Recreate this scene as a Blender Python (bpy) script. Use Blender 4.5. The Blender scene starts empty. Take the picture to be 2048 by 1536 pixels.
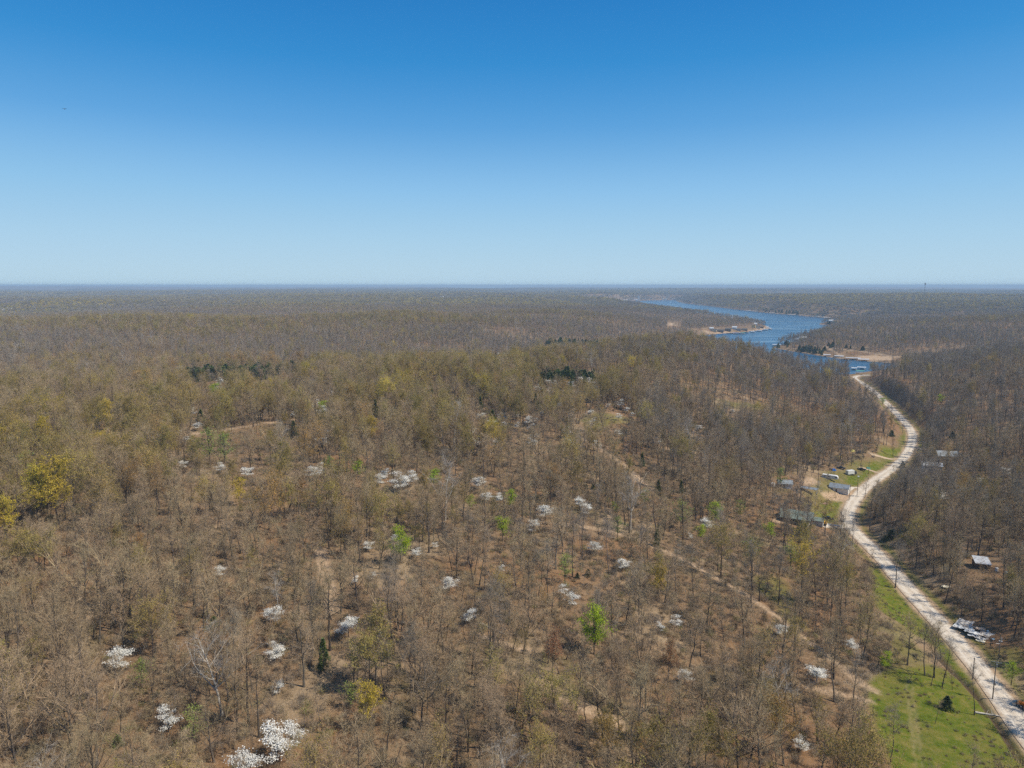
import bpy, math, random
import numpy as np
from mathutils import Vector, Matrix

# ------------------------------------------------------------------ camera, sky, sun, exposure
SC = bpy.context.scene
COL = SC.collection
R = math.radians
CAM_Z, PITCH, FPX = 135.0, R(7.9), 1420.0          # drone height above the lake, tilt down, focal length (for a 2048 px wide picture)
cam_d = bpy.data.cameras.new('camera'); cam = bpy.data.objects.new('camera', cam_d); COL.objects.link(cam)
cam_d.sensor_width = 36; cam_d.lens = 36 * FPX / 2048
cam_d.clip_start = 1; cam_d.clip_end = 90000
cam.location = (0, 0, CAM_Z); cam.rotation_euler = (R(90) - PITCH, 0, 0)
SC.camera = cam

SUN_DIR = Vector((0.965, -0.26, 0)).normalized() * math.cos(R(50)) + Vector((0, 0, math.sin(R(50))))
w = bpy.data.worlds.new('World'); SC.world = w; w.use_nodes = True
nt = w.node_tree; bg = nt.nodes['Background']
sky = nt.nodes.new('ShaderNodeTexSky'); sky.sky_type = 'NISHITA'; sky.sun_disc = False
sky.sun_elevation = R(50); sky.sun_rotation = math.atan2(SUN_DIR.x, SUN_DIR.y)
sky.altitude = 2000; sky.air_density = 1.0; sky.dust_density = 0.0; sky.ozone_density = 3.0
# the camera's rendering of a very clear spring sky: per channel response on the sky model's radiance; low ends made neutral so the unseen overhead sky lights less blue
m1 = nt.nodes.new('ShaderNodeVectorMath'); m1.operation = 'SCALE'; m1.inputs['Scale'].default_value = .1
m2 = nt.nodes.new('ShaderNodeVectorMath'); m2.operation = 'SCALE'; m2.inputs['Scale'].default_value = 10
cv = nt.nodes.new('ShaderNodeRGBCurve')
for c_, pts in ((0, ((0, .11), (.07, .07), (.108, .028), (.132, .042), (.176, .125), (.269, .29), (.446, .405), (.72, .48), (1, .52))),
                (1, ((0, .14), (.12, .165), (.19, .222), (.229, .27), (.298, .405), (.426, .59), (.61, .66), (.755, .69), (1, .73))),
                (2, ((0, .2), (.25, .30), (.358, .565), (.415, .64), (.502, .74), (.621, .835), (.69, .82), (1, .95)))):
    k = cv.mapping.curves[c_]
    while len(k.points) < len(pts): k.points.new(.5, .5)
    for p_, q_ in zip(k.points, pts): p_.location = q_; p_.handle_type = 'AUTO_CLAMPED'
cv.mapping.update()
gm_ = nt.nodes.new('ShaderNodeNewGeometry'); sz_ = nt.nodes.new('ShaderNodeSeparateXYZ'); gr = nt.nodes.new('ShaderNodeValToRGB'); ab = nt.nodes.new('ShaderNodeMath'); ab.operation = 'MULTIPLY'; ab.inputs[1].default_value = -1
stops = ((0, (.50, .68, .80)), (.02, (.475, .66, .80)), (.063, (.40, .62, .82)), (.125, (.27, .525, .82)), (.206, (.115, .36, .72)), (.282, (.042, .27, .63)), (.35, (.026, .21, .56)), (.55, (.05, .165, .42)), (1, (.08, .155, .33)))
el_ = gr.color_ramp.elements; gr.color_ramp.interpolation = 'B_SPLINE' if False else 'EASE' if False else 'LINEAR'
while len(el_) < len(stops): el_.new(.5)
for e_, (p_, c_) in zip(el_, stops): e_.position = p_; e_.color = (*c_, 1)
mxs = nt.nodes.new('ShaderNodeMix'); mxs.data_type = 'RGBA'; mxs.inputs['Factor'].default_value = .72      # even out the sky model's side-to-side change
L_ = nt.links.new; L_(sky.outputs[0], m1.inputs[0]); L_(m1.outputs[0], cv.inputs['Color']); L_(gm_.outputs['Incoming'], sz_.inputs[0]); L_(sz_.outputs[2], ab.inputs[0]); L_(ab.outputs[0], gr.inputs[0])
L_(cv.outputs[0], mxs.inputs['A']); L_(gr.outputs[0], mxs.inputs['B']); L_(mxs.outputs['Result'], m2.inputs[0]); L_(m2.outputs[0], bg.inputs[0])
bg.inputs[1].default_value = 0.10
sun_d = bpy.data.lights.new('sun', 'SUN'); sun = bpy.data.objects.new('sun', sun_d); COL.objects.link(sun)
sun_d.energy = 5.0; sun_d.angle = R(0.53); sun_d.color = (1.0, 0.905, 0.76)
sun.rotation_euler = SUN_DIR.to_track_quat('Z', 'Y').to_euler()
sun.location = (300, -80, 600)
SC.view_settings.view_transform = 'Standard'; SC.view_settings.look = 'None'
SC.view_settings.exposure = 0.0; SC.view_settings.gamma = 1
cy = SC.cycles
cy.max_bounces = 3; cy.diffuse_bounces = 2; cy.glossy_bounces = 2; cy.transmission_bounces = 0; cy.volume_bounces = 0
cy.transparent_max_bounces = 8; cy.use_denoising = False; cy.caustics_reflective = False; cy.caustics_refractive = False
cy.use_adaptive_sampling = True; cy.adaptive_threshold = 0.02

# ------------------------------------------------------------------ helpers
rng = np.random.default_rng(11)

def pix_ray(px, py):
    """direction of the sight line through a point of the 2048 x 1536 photograph"""
    u = (np.asarray(px, float) - 1024) / FPX; v = (np.asarray(py, float) - 768) / FPX
    c, s = math.cos(PITCH), math.sin(PITCH)
    return np.stack([u, c - v * s, -s - v * c], -1)

def at_z(px, py, z=0.0):
    d = pix_ray(px, py); t = (z - CAM_Z) / d[..., 2]
    return d[..., :2] * t[..., None]

def smooth(a, b, x):
    t = np.clip((x - a) / (b - a), 0, 1); return t * t * (3 - 2 * t)

def _hash(ix, iy, seed):
    h = (ix.astype(np.int64) * 374761393 + iy.astype(np.int64) * 668265263 + seed * 1442695041) & 0xffffffff
    h = ((h ^ (h >> 13)) * 1274126177) & 0xffffffff
    return ((h ^ (h >> 16)) & 0xffff) / 65535.0

def vnoise(x, y, seed=0):
    ix, iy = np.floor(x), np.floor(y); fx, fy = x - ix, y - iy
    ix, iy = ix.astype(np.int64), iy.astype(np.int64)
    fx = fx * fx * fx * (fx * (fx * 6 - 15) + 10); fy = fy * fy * fy * (fy * (fy * 6 - 15) + 10)
    a, b = _hash(ix, iy, seed), _hash(ix + 1, iy, seed); c, d = _hash(ix, iy + 1, seed), _hash(ix + 1, iy + 1, seed)
    return (a + (b - a) * fx) * (1 - fy) + (c + (d - c) * fx) * fy

def fbm(x, y, wl, seed=0, oct=4):
    s, a, n = 0, 1.0, 0
    for k in range(oct):
        s = s + a * (vnoise(x / wl + 17.3 * k, y / wl - 9.1 * k, seed + k) - .5); n += a; a *= .5; wl *= .5
    return 2 * s / n                                  # about -1 .. 1

def seg_dist(x, y, poly, vals=None):
    """distance to a polyline, and the value carried along it"""
    best = np.full(np.shape(x), 1e9); val = np.zeros(np.shape(x))
    for i in range(len(poly) - 1):
        ax, ay = poly[i][:2]; bx, by = poly[i + 1][:2]; dx, dy = bx - ax, by - ay
        t = np.clip(((x - ax) * dx + (y - ay) * dy) / (dx * dx + dy * dy + 1e-9), 0, 1)
        d = np.hypot(x - ax - t * dx, y - ay - t * dy); m = d < best
        best = np.where(m, d, best)
        if vals is not None: val = np.where(m, vals[i] + t * (vals[i + 1] - vals[i]), val)
    return (best, val) if vals is not None else best

def inside(x, y, poly):
    r = np.zeros(np.shape(x), bool); n = len(poly)
    for i in range(n):
        x1, y1 = poly[i][:2]; x2, y2 = poly[(i + 1) % n][:2]
        c = (y1 > y) != (y2 > y)
        r ^= c & (x < (x2 - x1) * (y - y1) / ((y2 - y1) if y2 != y1 else 1e-9) + x1)
    return r

def signed(x, y, poly):
    d = seg_dist(x, y, list(poly) + [poly[0]]); return np.where(inside(x, y, poly), -d, d)

def resample(poly, step):
    p = np.array(poly, float); s = np.r_[0, np.cumsum(np.linalg.norm(np.diff(p, axis=0), axis=1))]
    q = np.arange(0, s[-1] + step * .5, step); return np.stack([np.interp(q, s, p[:, k]) for k in range(p.shape[1])], 1)

def chaikin(p, n=2):
    p = np.array(p, float)
    for _ in range(n):
        a, b = p[:-1] * .75 + p[1:] * .25, p[:-1] * .25 + p[1:] * .75
        q = np.empty((len(a) * 2, p.shape[1])); q[0::2] = a; q[1::2] = b
        p = np.vstack([p[:1], q, p[-1:]])
    return p

# ------------------------------------------------------------------ shape of the land
ROAD_PX = [(2150, 1590), (2048, 1462), (1985, 1373), (1925, 1297), (1856, 1222), (1800, 1160), (1748, 1100), (1706, 1062), (1694, 1040), (1698, 1018),
           (1716, 990), (1742, 966), (1775, 945), (1800, 926), (1818, 903), (1826, 880), (1824, 862), (1806, 840), (1778, 812), (1752, 786), (1728, 768), (1708, 757), (1712, 752), (1738, 750)]
_rz = np.interp([p[1] for p in ROAD_PX][::-1], [748, 760, 880, 1060, 1370, 1600], [4, 4.5, 8, 12, 15, 16])[::-1]
ROAD = np.array([[*at_z(px, py, z), z] for (px, py), z in zip(ROAD_PX, _rz)])
ROAD = np.vstack([[ROAD[0] * [.93, .62, 1] + [0, 0, 1]], ROAD]); ROAD[:, :] = ROAD
ROADS = chaikin(ROAD, 2)

LAKE = at_z(*np.array([(1120, 605), (1190, 603), (1256, 602.4), (1300, 600.6), (1350, 599.8), (1357, 604), (1372, 607), (1400, 610), (1430, 613.5), (1460, 617.5), (1500, 622), (1530, 625.5),
        (1560, 628), (1600, 631), (1640, 635), (1690, 637.3), (1720, 638), (1716, 640.5), (1690, 643), (1660, 644.4), (1640, 646.5), (1639, 649), (1665, 651), (1672, 656), (1648, 663), (1600, 679), (1560, 691), (1542, 694),
        (1556, 698), (1590, 703.5), (1620, 708.5), (1660, 714.5), (1700, 719.5), (1745, 723), (1790, 727), (1800, 733), (1765, 739), (1735, 744), (1712, 748), (1680, 752), (1640, 748), (1600, 738),
        (1540, 722), (1480, 706), (1430, 692), (1385, 680), (1400, 671), (1440, 667.5), (1480, 665), (1520, 660.5), (1541, 657), (1536, 652), (1505, 645), (1470, 640), (1400, 634), (1330, 627), (1260, 617), (1200, 611), (1120, 607)], float).T)
POND = at_z(*np.array([(-160, 615), (-40, 619), (10, 620.5), (24, 622), (26, 624.5), (12, 628), (-30, 632), (-160, 640)], float).T)

CP = np.array([
    # the wooded slope below the drone and the near ridge
    (-150, 150, 38), (-60, 150, 32), (0, 150, 28), (60, 150, 22), (100, 180, 17), (-150, 230, 48), (-50, 250, 42), (30, 260, 35), (90, 280, 24), (130, 300, 16),
    (-100, 350, 52), (0, 400, 47), (80, 420, 37), (150, 430, 25), (210, 440, 13), (0, 500, 52), (100, 550, 44), (200, 600, 31), (290, 620, 13), (150, 720, 50), (250, 780, 38), (340, 800, 20), (250, 880, 50), (350, 900, 30),
    (-300, 150, 42), (-300, 250, 50), (-120, 60, 36), (0, 60, 26), (60, 60, 22), (-256, 350, 57), (-196, 385, 56), (-91, 470, 55), (11, 600, 55), (125, 780, 54), (218, 950, 56), (315, 985, 40), (379, 1000, 26), (435, 1000, 10),
    (0, -100, 24), (-200, -100, 36), (200, -150, 26), (120, 60, 19),
    # the hollow behind it
    (-560, 760, 40), (-346, 850, 36), (-180, 960, 30), (-57, 1080, 22), (95, 1384, 18), (300, 1600, 10), (420, 1760, 5), (-420, 560, 48), (-250, 600, 47), (-100, 750, 43), (40, 900, 33), (100, 1150, 18), (230, 1180, 12),
    # second ridge down to the peninsula
    (-910, 1250, 42), (-690, 1380, 57), (-470, 1500, 45), (-250, 1700, 58), (-80, 1850, 45), (153, 2050, 52), (330, 2900, 40), (449, 2650, 36), (560, 2600, 18), (662, 2500, 11), (771, 2400, 8), (-1785, 2500, 20), (-2140, 3000, 10), (-1400, 3200, 40), (-600, 3400, 46), (100, 3500, 42), (-3200, 2600, 40), (-3000, 1000, 45), (1600, 2900, 30), (1900, 3300, 52), (2800, 3000, 50), (2600, 1500, 52), (300, 4200, 30), (-1000, 4300, 48), (1300, 4200, 52), (2400, 4200, 66), (-500, 1100, 40), (-250, 1250, 38), (0, 1500, 36), (200, 1800, 34), (400, 2150, 26),
    (-600, 1900, 40), (-200, 2400, 40), (-1100, 2000, 44), (150, 2500, 44), (-1200, 900, 44), (-900, 700, 40), (-700, 350, 48), (-600, 0, 45), (-1500, 1500, 48), (-700, 2700, 46),
    # the hill across the cove
    (590, 1560, 3), (690, 1444, 13), (757, 1384, 17), (708, 1296, 5), (800, 1276, 18), (800, 1600, 25), (700, 1800, 18), (830, 1900, 20), (948, 2120, 10), (1000, 2080, 18), (1105, 1900, 36), (1300, 1800, 46), (1200, 1600, 44), (1000, 1500, 32), (1700, 1800, 52), (1500, 2300, 30), (2100, 2400, 46),
    # right of the road
    (195, 300, 20), (260, 250, 25), (300, 300, 30), (220, 200, 22), (300, 150, 30), (420, 300, 46), (350, 400, 34), (430, 470, 42), (440, 600, 34), (520, 560, 46), (580, 800, 44), (700, 700, 55), (900, 800, 58), (560, 920, 26), (680, 920, 42), (600, 1060, 12), (720, 1060, 28), (860, 1120, 30), (740, 1190, 6), (900, 1220, 16), (1100, 1250, 30), (1000, 1000, 45), (600, 0, 48), (1300, 900, 50), (1500, 1300, 48)], float)

def _tps_fit(P, lam=4e-4):
    S = 1000.0; xy = P[:, :2] / S; n = len(P)
    r2 = ((xy[:, None] - xy[None]) ** 2).sum(-1) + 1e-12
    A = np.zeros((n + 3, n + 3)); A[:n, :n] = .5 * r2 * np.log(r2) + lam * np.eye(n)
    A[:n, n] = 1; A[:n, n + 1:] = xy; A[n, :n] = 1; A[n + 1:, :n] = xy.T
    b = np.zeros(n + 3); b[:n] = P[:, 2]; return np.linalg.solve(A, b)
_W = _tps_fit(CP)

def _tps(x, y):
    out = np.empty(x.shape); n = len(CP); P = CP[:, :2] / 1000
    for i in range(0, len(x), 40000):
        X, Y = x[i:i + 40000] / 1000, y[i:i + 40000] / 1000
        r2 = (X[:, None] - P[None, :, 0]) ** 2 + (Y[:, None] - P[None, :, 1]) ** 2 + 1e-12
        out[i:i + 40000] = (.5 * r2 * np.log(r2)) @ _W[:n] + _W[n] + X * _W[n + 1] + Y * _W[n + 2]
    return out

def height(x, y, road=True):
    x = np.asarray(x, float).ravel(); y = np.asarray(y, float).ravel()
    r = np.hypot(x, y)
    far = 56 + 36 * fbm(x * .5, y, 1500, 5, 4) - 26 * smooth(.55, 1, 1 - np.abs(fbm(x + 900, y, 2300, 40, 3)) * 2.2) + 10 * fbm(x, y, 5000, 80, 2)
    far = np.where(r > 6000, np.minimum(far, 137 - .0046 * r + 5 * fbm(x, y, 2500, 85, 2)), far)
    az = 1024 + FPX * np.tan(np.clip(np.arctan2(x, np.maximum(y, 1)), -1.2, 1.2)); sky_y = np.interp(az, (-400, 0, 250, 450, 620, 800, 880, 950, 1020, 1080, 1200, 1300, 1400, 1600, 1850, 2048, 2500), (572, 572.3, 573, 574.4, 574.6, 573.6, 574.4, 576.8, 575.6, 574, 574.6, 575.6, 575, 574, 574.5, 576, 575))
    far = far + (np.maximum(far, CAM_Z - 22000 * (sky_y - 571) / FPX + 6 * fbm(x, y, 3000, 95, 3)) - far) * smooth(17500, 21500, r)
    k = 1 - smooth(3000, 4300, r); near = np.zeros_like(far); m = k > 0
    near[m] = np.clip(_tps(x[m], y[m]), 2, 70)
    h = near * k + far * (1 - k)
    a = smooth(30, 160, r) * np.clip(h / 40, .15, 1)
    h = h + 13 * fbm(x * .6, y, 560, 23, 3) * smooth(750, 1500, r) * (1 - smooth(-150, 350, x) * (1 - smooth(1250, 1700, x))) * np.clip(h / 40, .2, 1) * (1 - smooth(2600, 3600, r))
    h = h + a * (3.2 * fbm(x, y, 160, 21, 3) * (1 + .4 * smooth(500, 1500, r)) + .5 * fbm(x, y, 18, 31, 2) * (1 - smooth(400, 900, r)))
    for poly, sl in ((LAKE, .34), (POND, .3)):
        bx0, by0 = poly.min(0) - 260; bx1, by1 = poly.max(0) + 260
        m = (x > bx0) & (x < bx1) & (y > by0) & (y < by1)
        if m.any():
            d = signed(x[m], y[m], poly) + np.clip(r[m] / 400, 1, 8) * fbm(x[m], y[m], 60, 61, 2)
            cap = np.where(d < 0, -np.minimum(4, -d * .5), .25 + np.clip(d, 0, 6) * .16 + np.clip(d - 6, 0, None) * sl)
            hm = h[m]; h[m] = np.where(d < 0, cap, np.minimum(np.maximum(hm, .3 + np.clip(d, 0, 8) * .2), cap))
    if road:
        m = (x > 60) & (x < 560) & (y > 60) & (y < 1120)
        if m.any():
            d, z = seg_dist(x[m], y[m], ROADS, ROADS[:, 2]); q = 1 - smooth(5.5, 24, d)
            h[m] = h[m] * (1 - q) + (z + .05) * q
    return h

def hit(px, py):
    """where the sight line through a photo point meets the ground"""
    px = np.atleast_1d(np.asarray(px, float)); py = np.atleast_1d(np.asarray(py, float))
    d = pix_ray(px, py); d /= np.linalg.norm(d[:, :2], axis=1)[:, None]
    S = np.geomspace(80, 25000, 240); lo = np.full(len(px), 60.0); hi = np.full(len(px), 25000.0)
    for c in range(0, len(px), 200):
        e = d[c:c + 200]; z = CAM_Z + e[:, 2:3] * S; below = z < height(e[:, 0:1] * S, e[:, 1:2] * S).reshape(z.shape); k = below.argmax(1); k = np.where(below.any(1), k, len(S) - 1); hi[c:c + 200] = S[k]; lo[c:c + 200] = S[np.maximum(k - 1, 0)]
    for _ in range(3):
        T = lo[:, None] + (hi - lo)[:, None] * np.linspace(0, 1, 9); below = CAM_Z + d[:, 2:3] * T < height(d[:, 0:1] * T, d[:, 1:2] * T).reshape(T.shape); k = np.where(below.any(1), below.argmax(1), 8); r_ = np.arange(len(px)); hi = T[r_, k]; lo = T[r_, np.maximum(k - 1, 0)]
    x, y = d[:, 0] * hi, d[:, 1] * hi
    return np.stack([x, y, height(x, y)], 1)

def to_pix(x, y, z):
    c, s = math.cos(PITCH), math.sin(PITCH); zz = np.asarray(z) - CAM_Z
    dep = y * c - zz * s; v = (-zz * c - y * s) / dep
    return 1024 + FPX * x / dep, 768 + FPX * v, dep

# ------------------------------------------------------------------ materials
MATS = {}
def mat(name, rgb=(.5, .5, .5), rough=.8, var=.15, scale=3.0, metal=0.0, spec=.3, dirt=None, dirt_scale=.6, bump=0.0, inst=0.0, trans=0.0):
    """principled paint, broken up by noise in the object's own space; inst: how far single copies differ in value"""
    if name in MATS: return MATS[name]
    m = bpy.data.materials.new(name); m.use_nodes = True; n = m.node_tree; b = n.nodes['Principled BSDF']
    L = n.links.new; N = n.nodes.new
    tc = N('ShaderNodeTexCoord'); no = N('ShaderNodeTexNoise'); no.inputs['Scale'].default_value = scale; no.inputs['Detail'].default_value = 4
    L(tc.outputs['Object'], no.inputs['Vector'])
    mr = N('ShaderNodeMapRange'); mr.inputs[1].default_value = .3; mr.inputs[2].default_value = .7; mr.inputs[3].default_value = 1 - var; mr.inputs[4].default_value = 1 + var
    L(no.outputs['Fac'], mr.inputs[0]); fac = mr.outputs[0]
    if inst:
        oi = N('ShaderNodeObjectInfo'); ir = N('ShaderNodeMapRange'); ir.inputs[3].default_value = 1 - inst; ir.inputs[4].default_value = 1 + inst
        L(oi.outputs['Random'], ir.inputs[0]); mu = N('ShaderNodeMath'); mu.operation = 'MULTIPLY'; L(fac, mu.inputs[0]); L(ir.outputs[0], mu.inputs[1]); fac = mu.outputs[0]
    hs = N('ShaderNodeHueSaturation'); hs.inputs['Color'].default_value = (*rgb, 1); L(fac, hs.inputs['Value']); out = hs.outputs[0]
    if inst:
        ih = N('ShaderNodeMapRange'); ih.inputs[3].default_value = .5 - inst * .04; ih.inputs[4].default_value = .5 + inst * .04
        wn = N('ShaderNodeTexWhiteNoise'); wn.noise_dimensions = '1D'; L(oi.outputs['Random'], wn.inputs['W']); L(wn.outputs['Value'], ih.inputs[0]); L(ih.outputs[0], hs.inputs['Hue'])
    if dirt:
        d2 = N('ShaderNodeTexNoise'); d2.inputs['Scale'].default_value = dirt_scale; d2.inputs['Detail'].default_value = 6; d2.inputs['Roughness'].default_value = .65; L(tc.outputs['Object'], d2.inputs['Vector'])
        rp = N('ShaderNodeMapRange'); rp.inputs[1].default_value = .48; rp.inputs[2].default_value = .66; rp.inputs[4].default_value = .8; L(d2.outputs['Fac'], rp.inputs[0])
        mx = N('ShaderNodeMix'); mx.data_type = 'RGBA'; L(rp.outputs[0], mx.inputs['Factor']); L(out, mx.inputs['A']); mx.inputs['B'].default_value = (*dirt, 1); out = mx.outputs['Result']
    L(out, b.inputs['Base Color']); b.inputs['Roughness'].default_value = rough; b.inputs['Metallic'].default_value = metal; b.inputs['Specular IOR Level'].default_value = spec
    if bump:
        bp = N('ShaderNodeBump'); bp.inputs['Strength'].default_value = bump; L(no.outputs['Fac'], bp.inputs['Height']); L(bp.outputs[0], b.inputs['Normal'])
    if trans:
        tr = N('ShaderNodeBsdfTranslucent'); L(out, tr.inputs['Color']); ms = N('ShaderNodeMixShader'); ms.inputs[0].default_value = trans
        L(b.outputs[0], ms.inputs[1]); L(tr.outputs[0], ms.inputs[2]); L(ms.outputs[0], n.nodes['Material Output'].inputs['Surface'])
    MATS[name] = m; return m

def mesh_obj(name, v, f, m, parent=None, smooth_=False):
    me = bpy.data.meshes.new(name); me.from_pydata([tuple(map(float, p)) for p in v], [], [tuple(map(int, q)) for q in f])
    if m: me.materials.append(m)
    if smooth_: me.shade_smooth()
    o = bpy.data.objects.new(name, me); COL.objects.link(o)
    if parent: o.parent = parent
    return o

# ------------------------------------------------------------------ land cover (what grows or lies where)
def gpx(*p):  # photo points -> ground points
    return hit([q[0] for q in p], [q[1] for q in p])[:, :2]
GRASS = [gpx((1722, 1392), (1760, 1345), (1800, 1335), (1860, 1328), (1905, 1345), (1960, 1400), (2000, 1455), (2040, 1535), (2060, 1600), (1800, 1600), (1782, 1540), (1750, 1450)),
         gpx((1738, 1135), (1760, 1140), (1800, 1190), (1868, 1252), (1930, 1318), (2048, 1462), (2100, 1530), (2060, 1530), (2010, 1480), (1945, 1390), (1880, 1310), (1822, 1262), (1765, 1222), (1745, 1180)),
         gpx((1640, 1006), (1668, 1000), (1690, 1003), (1695, 1020), (1684, 1046), (1645, 1040), (1628, 1025)),
         gpx((1757, 893), (1812, 891), (1806, 914), (1757, 912)), gpx((1737, 922), (1790, 918), (1766, 941), (1722, 950), (1730, 932)), gpx((1690, 952), (1730, 945), (1748, 957), (1716, 976), (1688, 966)),
         gpx((1805, 868), (1820, 868), (1815, 890), (1800, 890)), gpx((1845, 885), (1875, 885), (1875, 893), (1845, 893))]
MEADOW = [gpx((1640, 945), (1735, 918), (1800, 915), (1745, 985), (1692, 1045), (1640, 1052), (1605, 1000)), gpx((1786, 1245), (1835, 1265), (1856, 1335), (1790, 1340)), gpx((1150, 838), (1200, 824), (1256, 836), (1250, 850), (1190, 853)), gpx((1440, 800), (1530, 811), (1530, 823), (1450, 813)), gpx((1500, 1150), (1560, 1155), (1620, 1260), (1560, 1240)),
          gpx((1960, 1300), (2000, 1310), (2060, 1420), (2060, 1330), (2030, 1290)), gpx((1870, 1225), (1900, 1222), (1918, 1270), (1900, 1265))]
DIRT = [gpx((1648, 989), (1672, 982), (1700, 979), (1722, 986), (1702, 999), (1652, 998)), gpx((1716, 712), (1756, 710), (1796, 714), (1790, 720), (1750, 722), (1722, 718)), gpx((1600, 957), (1625, 955), (1640, 968), (1608, 972)),
        gpx((1335, 645), (1346, 646), (1356, 652), (1336, 651)), gpx((1412, 663), (1455, 664), (1465, 666.5), (1418, 667)), gpx((1515, 656), (1532, 656), (1536, 658), (1515, 660)), gpx((1545, 1037), (1600, 1037), (1600, 1045), (1545, 1045)),
        gpx((1130, 755), (1180, 757), (1178, 764), (1130, 762)), gpx((985, 625), (1005, 626), (1005, 629), (985, 628)), gpx((938, 588), (952, 588), (952, 594), (936, 595)), gpx((700, 595), (708, 594), (707, 599), (702, 599))]
TRAILS = [(chaikin(gpx(*p)), wd) for p, wd in (
    (((1150, 870), (1190, 892), (1225, 914), (1262, 944), (1290, 964), (1304, 980)), 1.9), (((1320, 896), (1360, 899), (1405, 907), (1450, 924)), 2.0),
    (((1060, 1040), (1100, 1046), (1180, 1055), (1240, 1068), (1290, 1085), (1360, 1116), (1450, 1166), (1500, 1196), (1540, 1222), (1600, 1272), (1640, 1300), (1680, 1332), (1722, 1368), (1750, 1382)), 1.5),
    (((1615, 1374), (1660, 1384), (1700, 1392), (1740, 1402)), 1.2), (((365, 872), (400, 866), (440, 861), (520, 848), (590, 840)), 2.4), (((1648, 692), (1664, 696), (1690, 699), (1720, 702), (1760, 709), (1800, 714), (1822, 713)), 3.2),
    (((1650, 693), (1668, 703), (1684, 712)), 3.0), (((1240, 664), (1262, 660), (1292, 657)), 3.0),     (((640, 1100), (655, 1160), (665, 1220)), 2.2), (((960, 1270), (1000, 1290), (1050, 1300)), 1.6), (((1060, 1350), (1140, 1400), (1240, 1450)), 2.6))]
DRIVES = [(gpx(*p), wd) for p, wd in ((((1692, 1052), (1655, 1050), (1640, 1050)), 2.6), (((1795, 918), (1757, 912), (1740, 909)), 1.6), (((1760, 946), (1735, 938), (1718, 936)), 1.6), (((1728, 977), (1705, 975), (1690, 985)), 1.8), (((1832, 893), (1870, 894)), 1.3))]
RUTS = [chaikin(gpx((1811, 1340), (1815, 1390), (1822, 1440), (1828, 1490), (1832, 1545))), chaikin(gpx((1820, 1340), (1825, 1390), (1832, 1440), (1840, 1490), (1845, 1545)))]
CREEK = chaikin(gpx((1868, 1302), (1882, 1318), (1902, 1340), (1922, 1358), (1940, 1376), (1960, 1398), (1978, 1425), (1996, 1450), (2010, 1470), (2040, 1520)))

def near_poly(x, y, poly, soft):
    out = np.zeros(x.shape); b0, b1 = poly.min(0) - 40, poly.max(0) + 40
    m = (x > b0[0]) & (x < b1[0]) & (y > b0[1]) & (y < b1[1])
    if m.any():
        s = soft * np.clip(np.hypot(x[m], y[m]) / 350, 1, 9); out[m] = 1 - smooth(-s, s, signed(x[m], y[m], poly) + s * 1.5 * fbm(x[m], y[m], 14, 71, 3))
    return out
def near_line(x, y, line, wd, soft=1.0):
    out = np.zeros(x.shape); b0, b1 = line[:, :2].min(0) - 20, line[:, :2].max(0) + 20
    m = (x > b0[0]) & (x < b1[0]) & (y > b0[1]) & (y < b1[1])
    if m.any(): out[m] = 1 - smooth(wd - soft, wd + soft, seg_dist(x[m], y[m], line) + .5 * fbm(x[m], y[m], 7, 72, 2))
    return out
def cover(x, y, h):
    """grass, meadow, bare dirt: three weights"""
    g = np.zeros(x.shape); md = g.copy(); d = g.copy()
    for p in GRASS: g = np.maximum(g, near_poly(x, y, p, 1.5))
    for p in MEADOW: md = np.maximum(md, near_poly(x, y, p, 3))
    for p in DIRT: d = np.maximum(d, near_poly(x, y, p, 1.5))
    for p, wd in TRAILS: d = np.maximum(d, .85 * near_line(x, y, p, wd))
    for p in RUTS: d = np.maximum(d, .22 * near_line(x, y, p, .35, .35))
    m = (x > 60) & (x < 560) & (y > 60) & (y < 1120); rd = np.full(x.shape, 99.0)
    if m.any(): rd[m] = seg_dist(x[m], y[m], ROADS)
    d = np.maximum(d, .9 * (1 - smooth(3.6, 6.2, rd + .9 * fbm(x, y, 8, 75, 2)))); g = np.maximum(g, .75 * (1 - smooth(5.5, 10, rd + 2 * fbm(x, y, 20, 74, 2))) * (1 - d))
    m = (h > -.5) & (h < 4) & (y > 1050) & (y < 3600)
    if m.any():
        ld = signed(x[m], y[m], LAKE) + np.clip(np.hypot(x[m], y[m]) / 400, 1, 8) * fbm(x[m], y[m], 60, 61, 2); d[m] = np.maximum(d[m], .8 * (ld < 4 + 2 * fbm(x[m], y[m], 25, 79, 2)))
    return g, md, d

# ------------------------------------------------------------------ the ground: one sheet out to the horizon
ang = np.r_[np.arange(-50, 50.01, .2), np.arange(54, 307, 4)]; ang = R(1) * ang
rad = np.r_[1.0, 30, 50, np.geomspace(70, 26000, 860)]
A_, R_ = np.meshgrid(ang, rad); X = (np.sin(A_) * R_).ravel(); Y = (np.cos(A_) * R_).ravel(); H = height(X, Y)
cw = np.zeros(X.shape); m = (X > 80) & (X < 220) & (Y > 100) & (Y < 320); cw[m] = 1 - smooth(.2, 1.5, seg_dist(X[m], Y[m], CREEK) + .6 * fbm(X[m], Y[m], 6, 77, 2)); H = H - 1.0 * cw
na, nr = len(ang), len(rad)
i, j = np.meshgrid(np.arange(nr - 1), np.arange(na), indexing='ij'); j2 = (j + 1) % na
quads = np.stack([i * na + j, i * na + j2, (i + 1) * na + j2, (i + 1) * na + j], -1).reshape(-1, 4)[:, ::-1]
me = bpy.data.meshes.new('ground'); me.vertices.add(len(X)); me.vertices.foreach_set('co', np.stack([X, Y, H], 1).astype(np.float32).ravel())
me.loops.add(quads.size); me.loops.foreach_set('vertex_index', quads.ravel().astype(np.int32)); me.polygons.add(len(quads))
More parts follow.
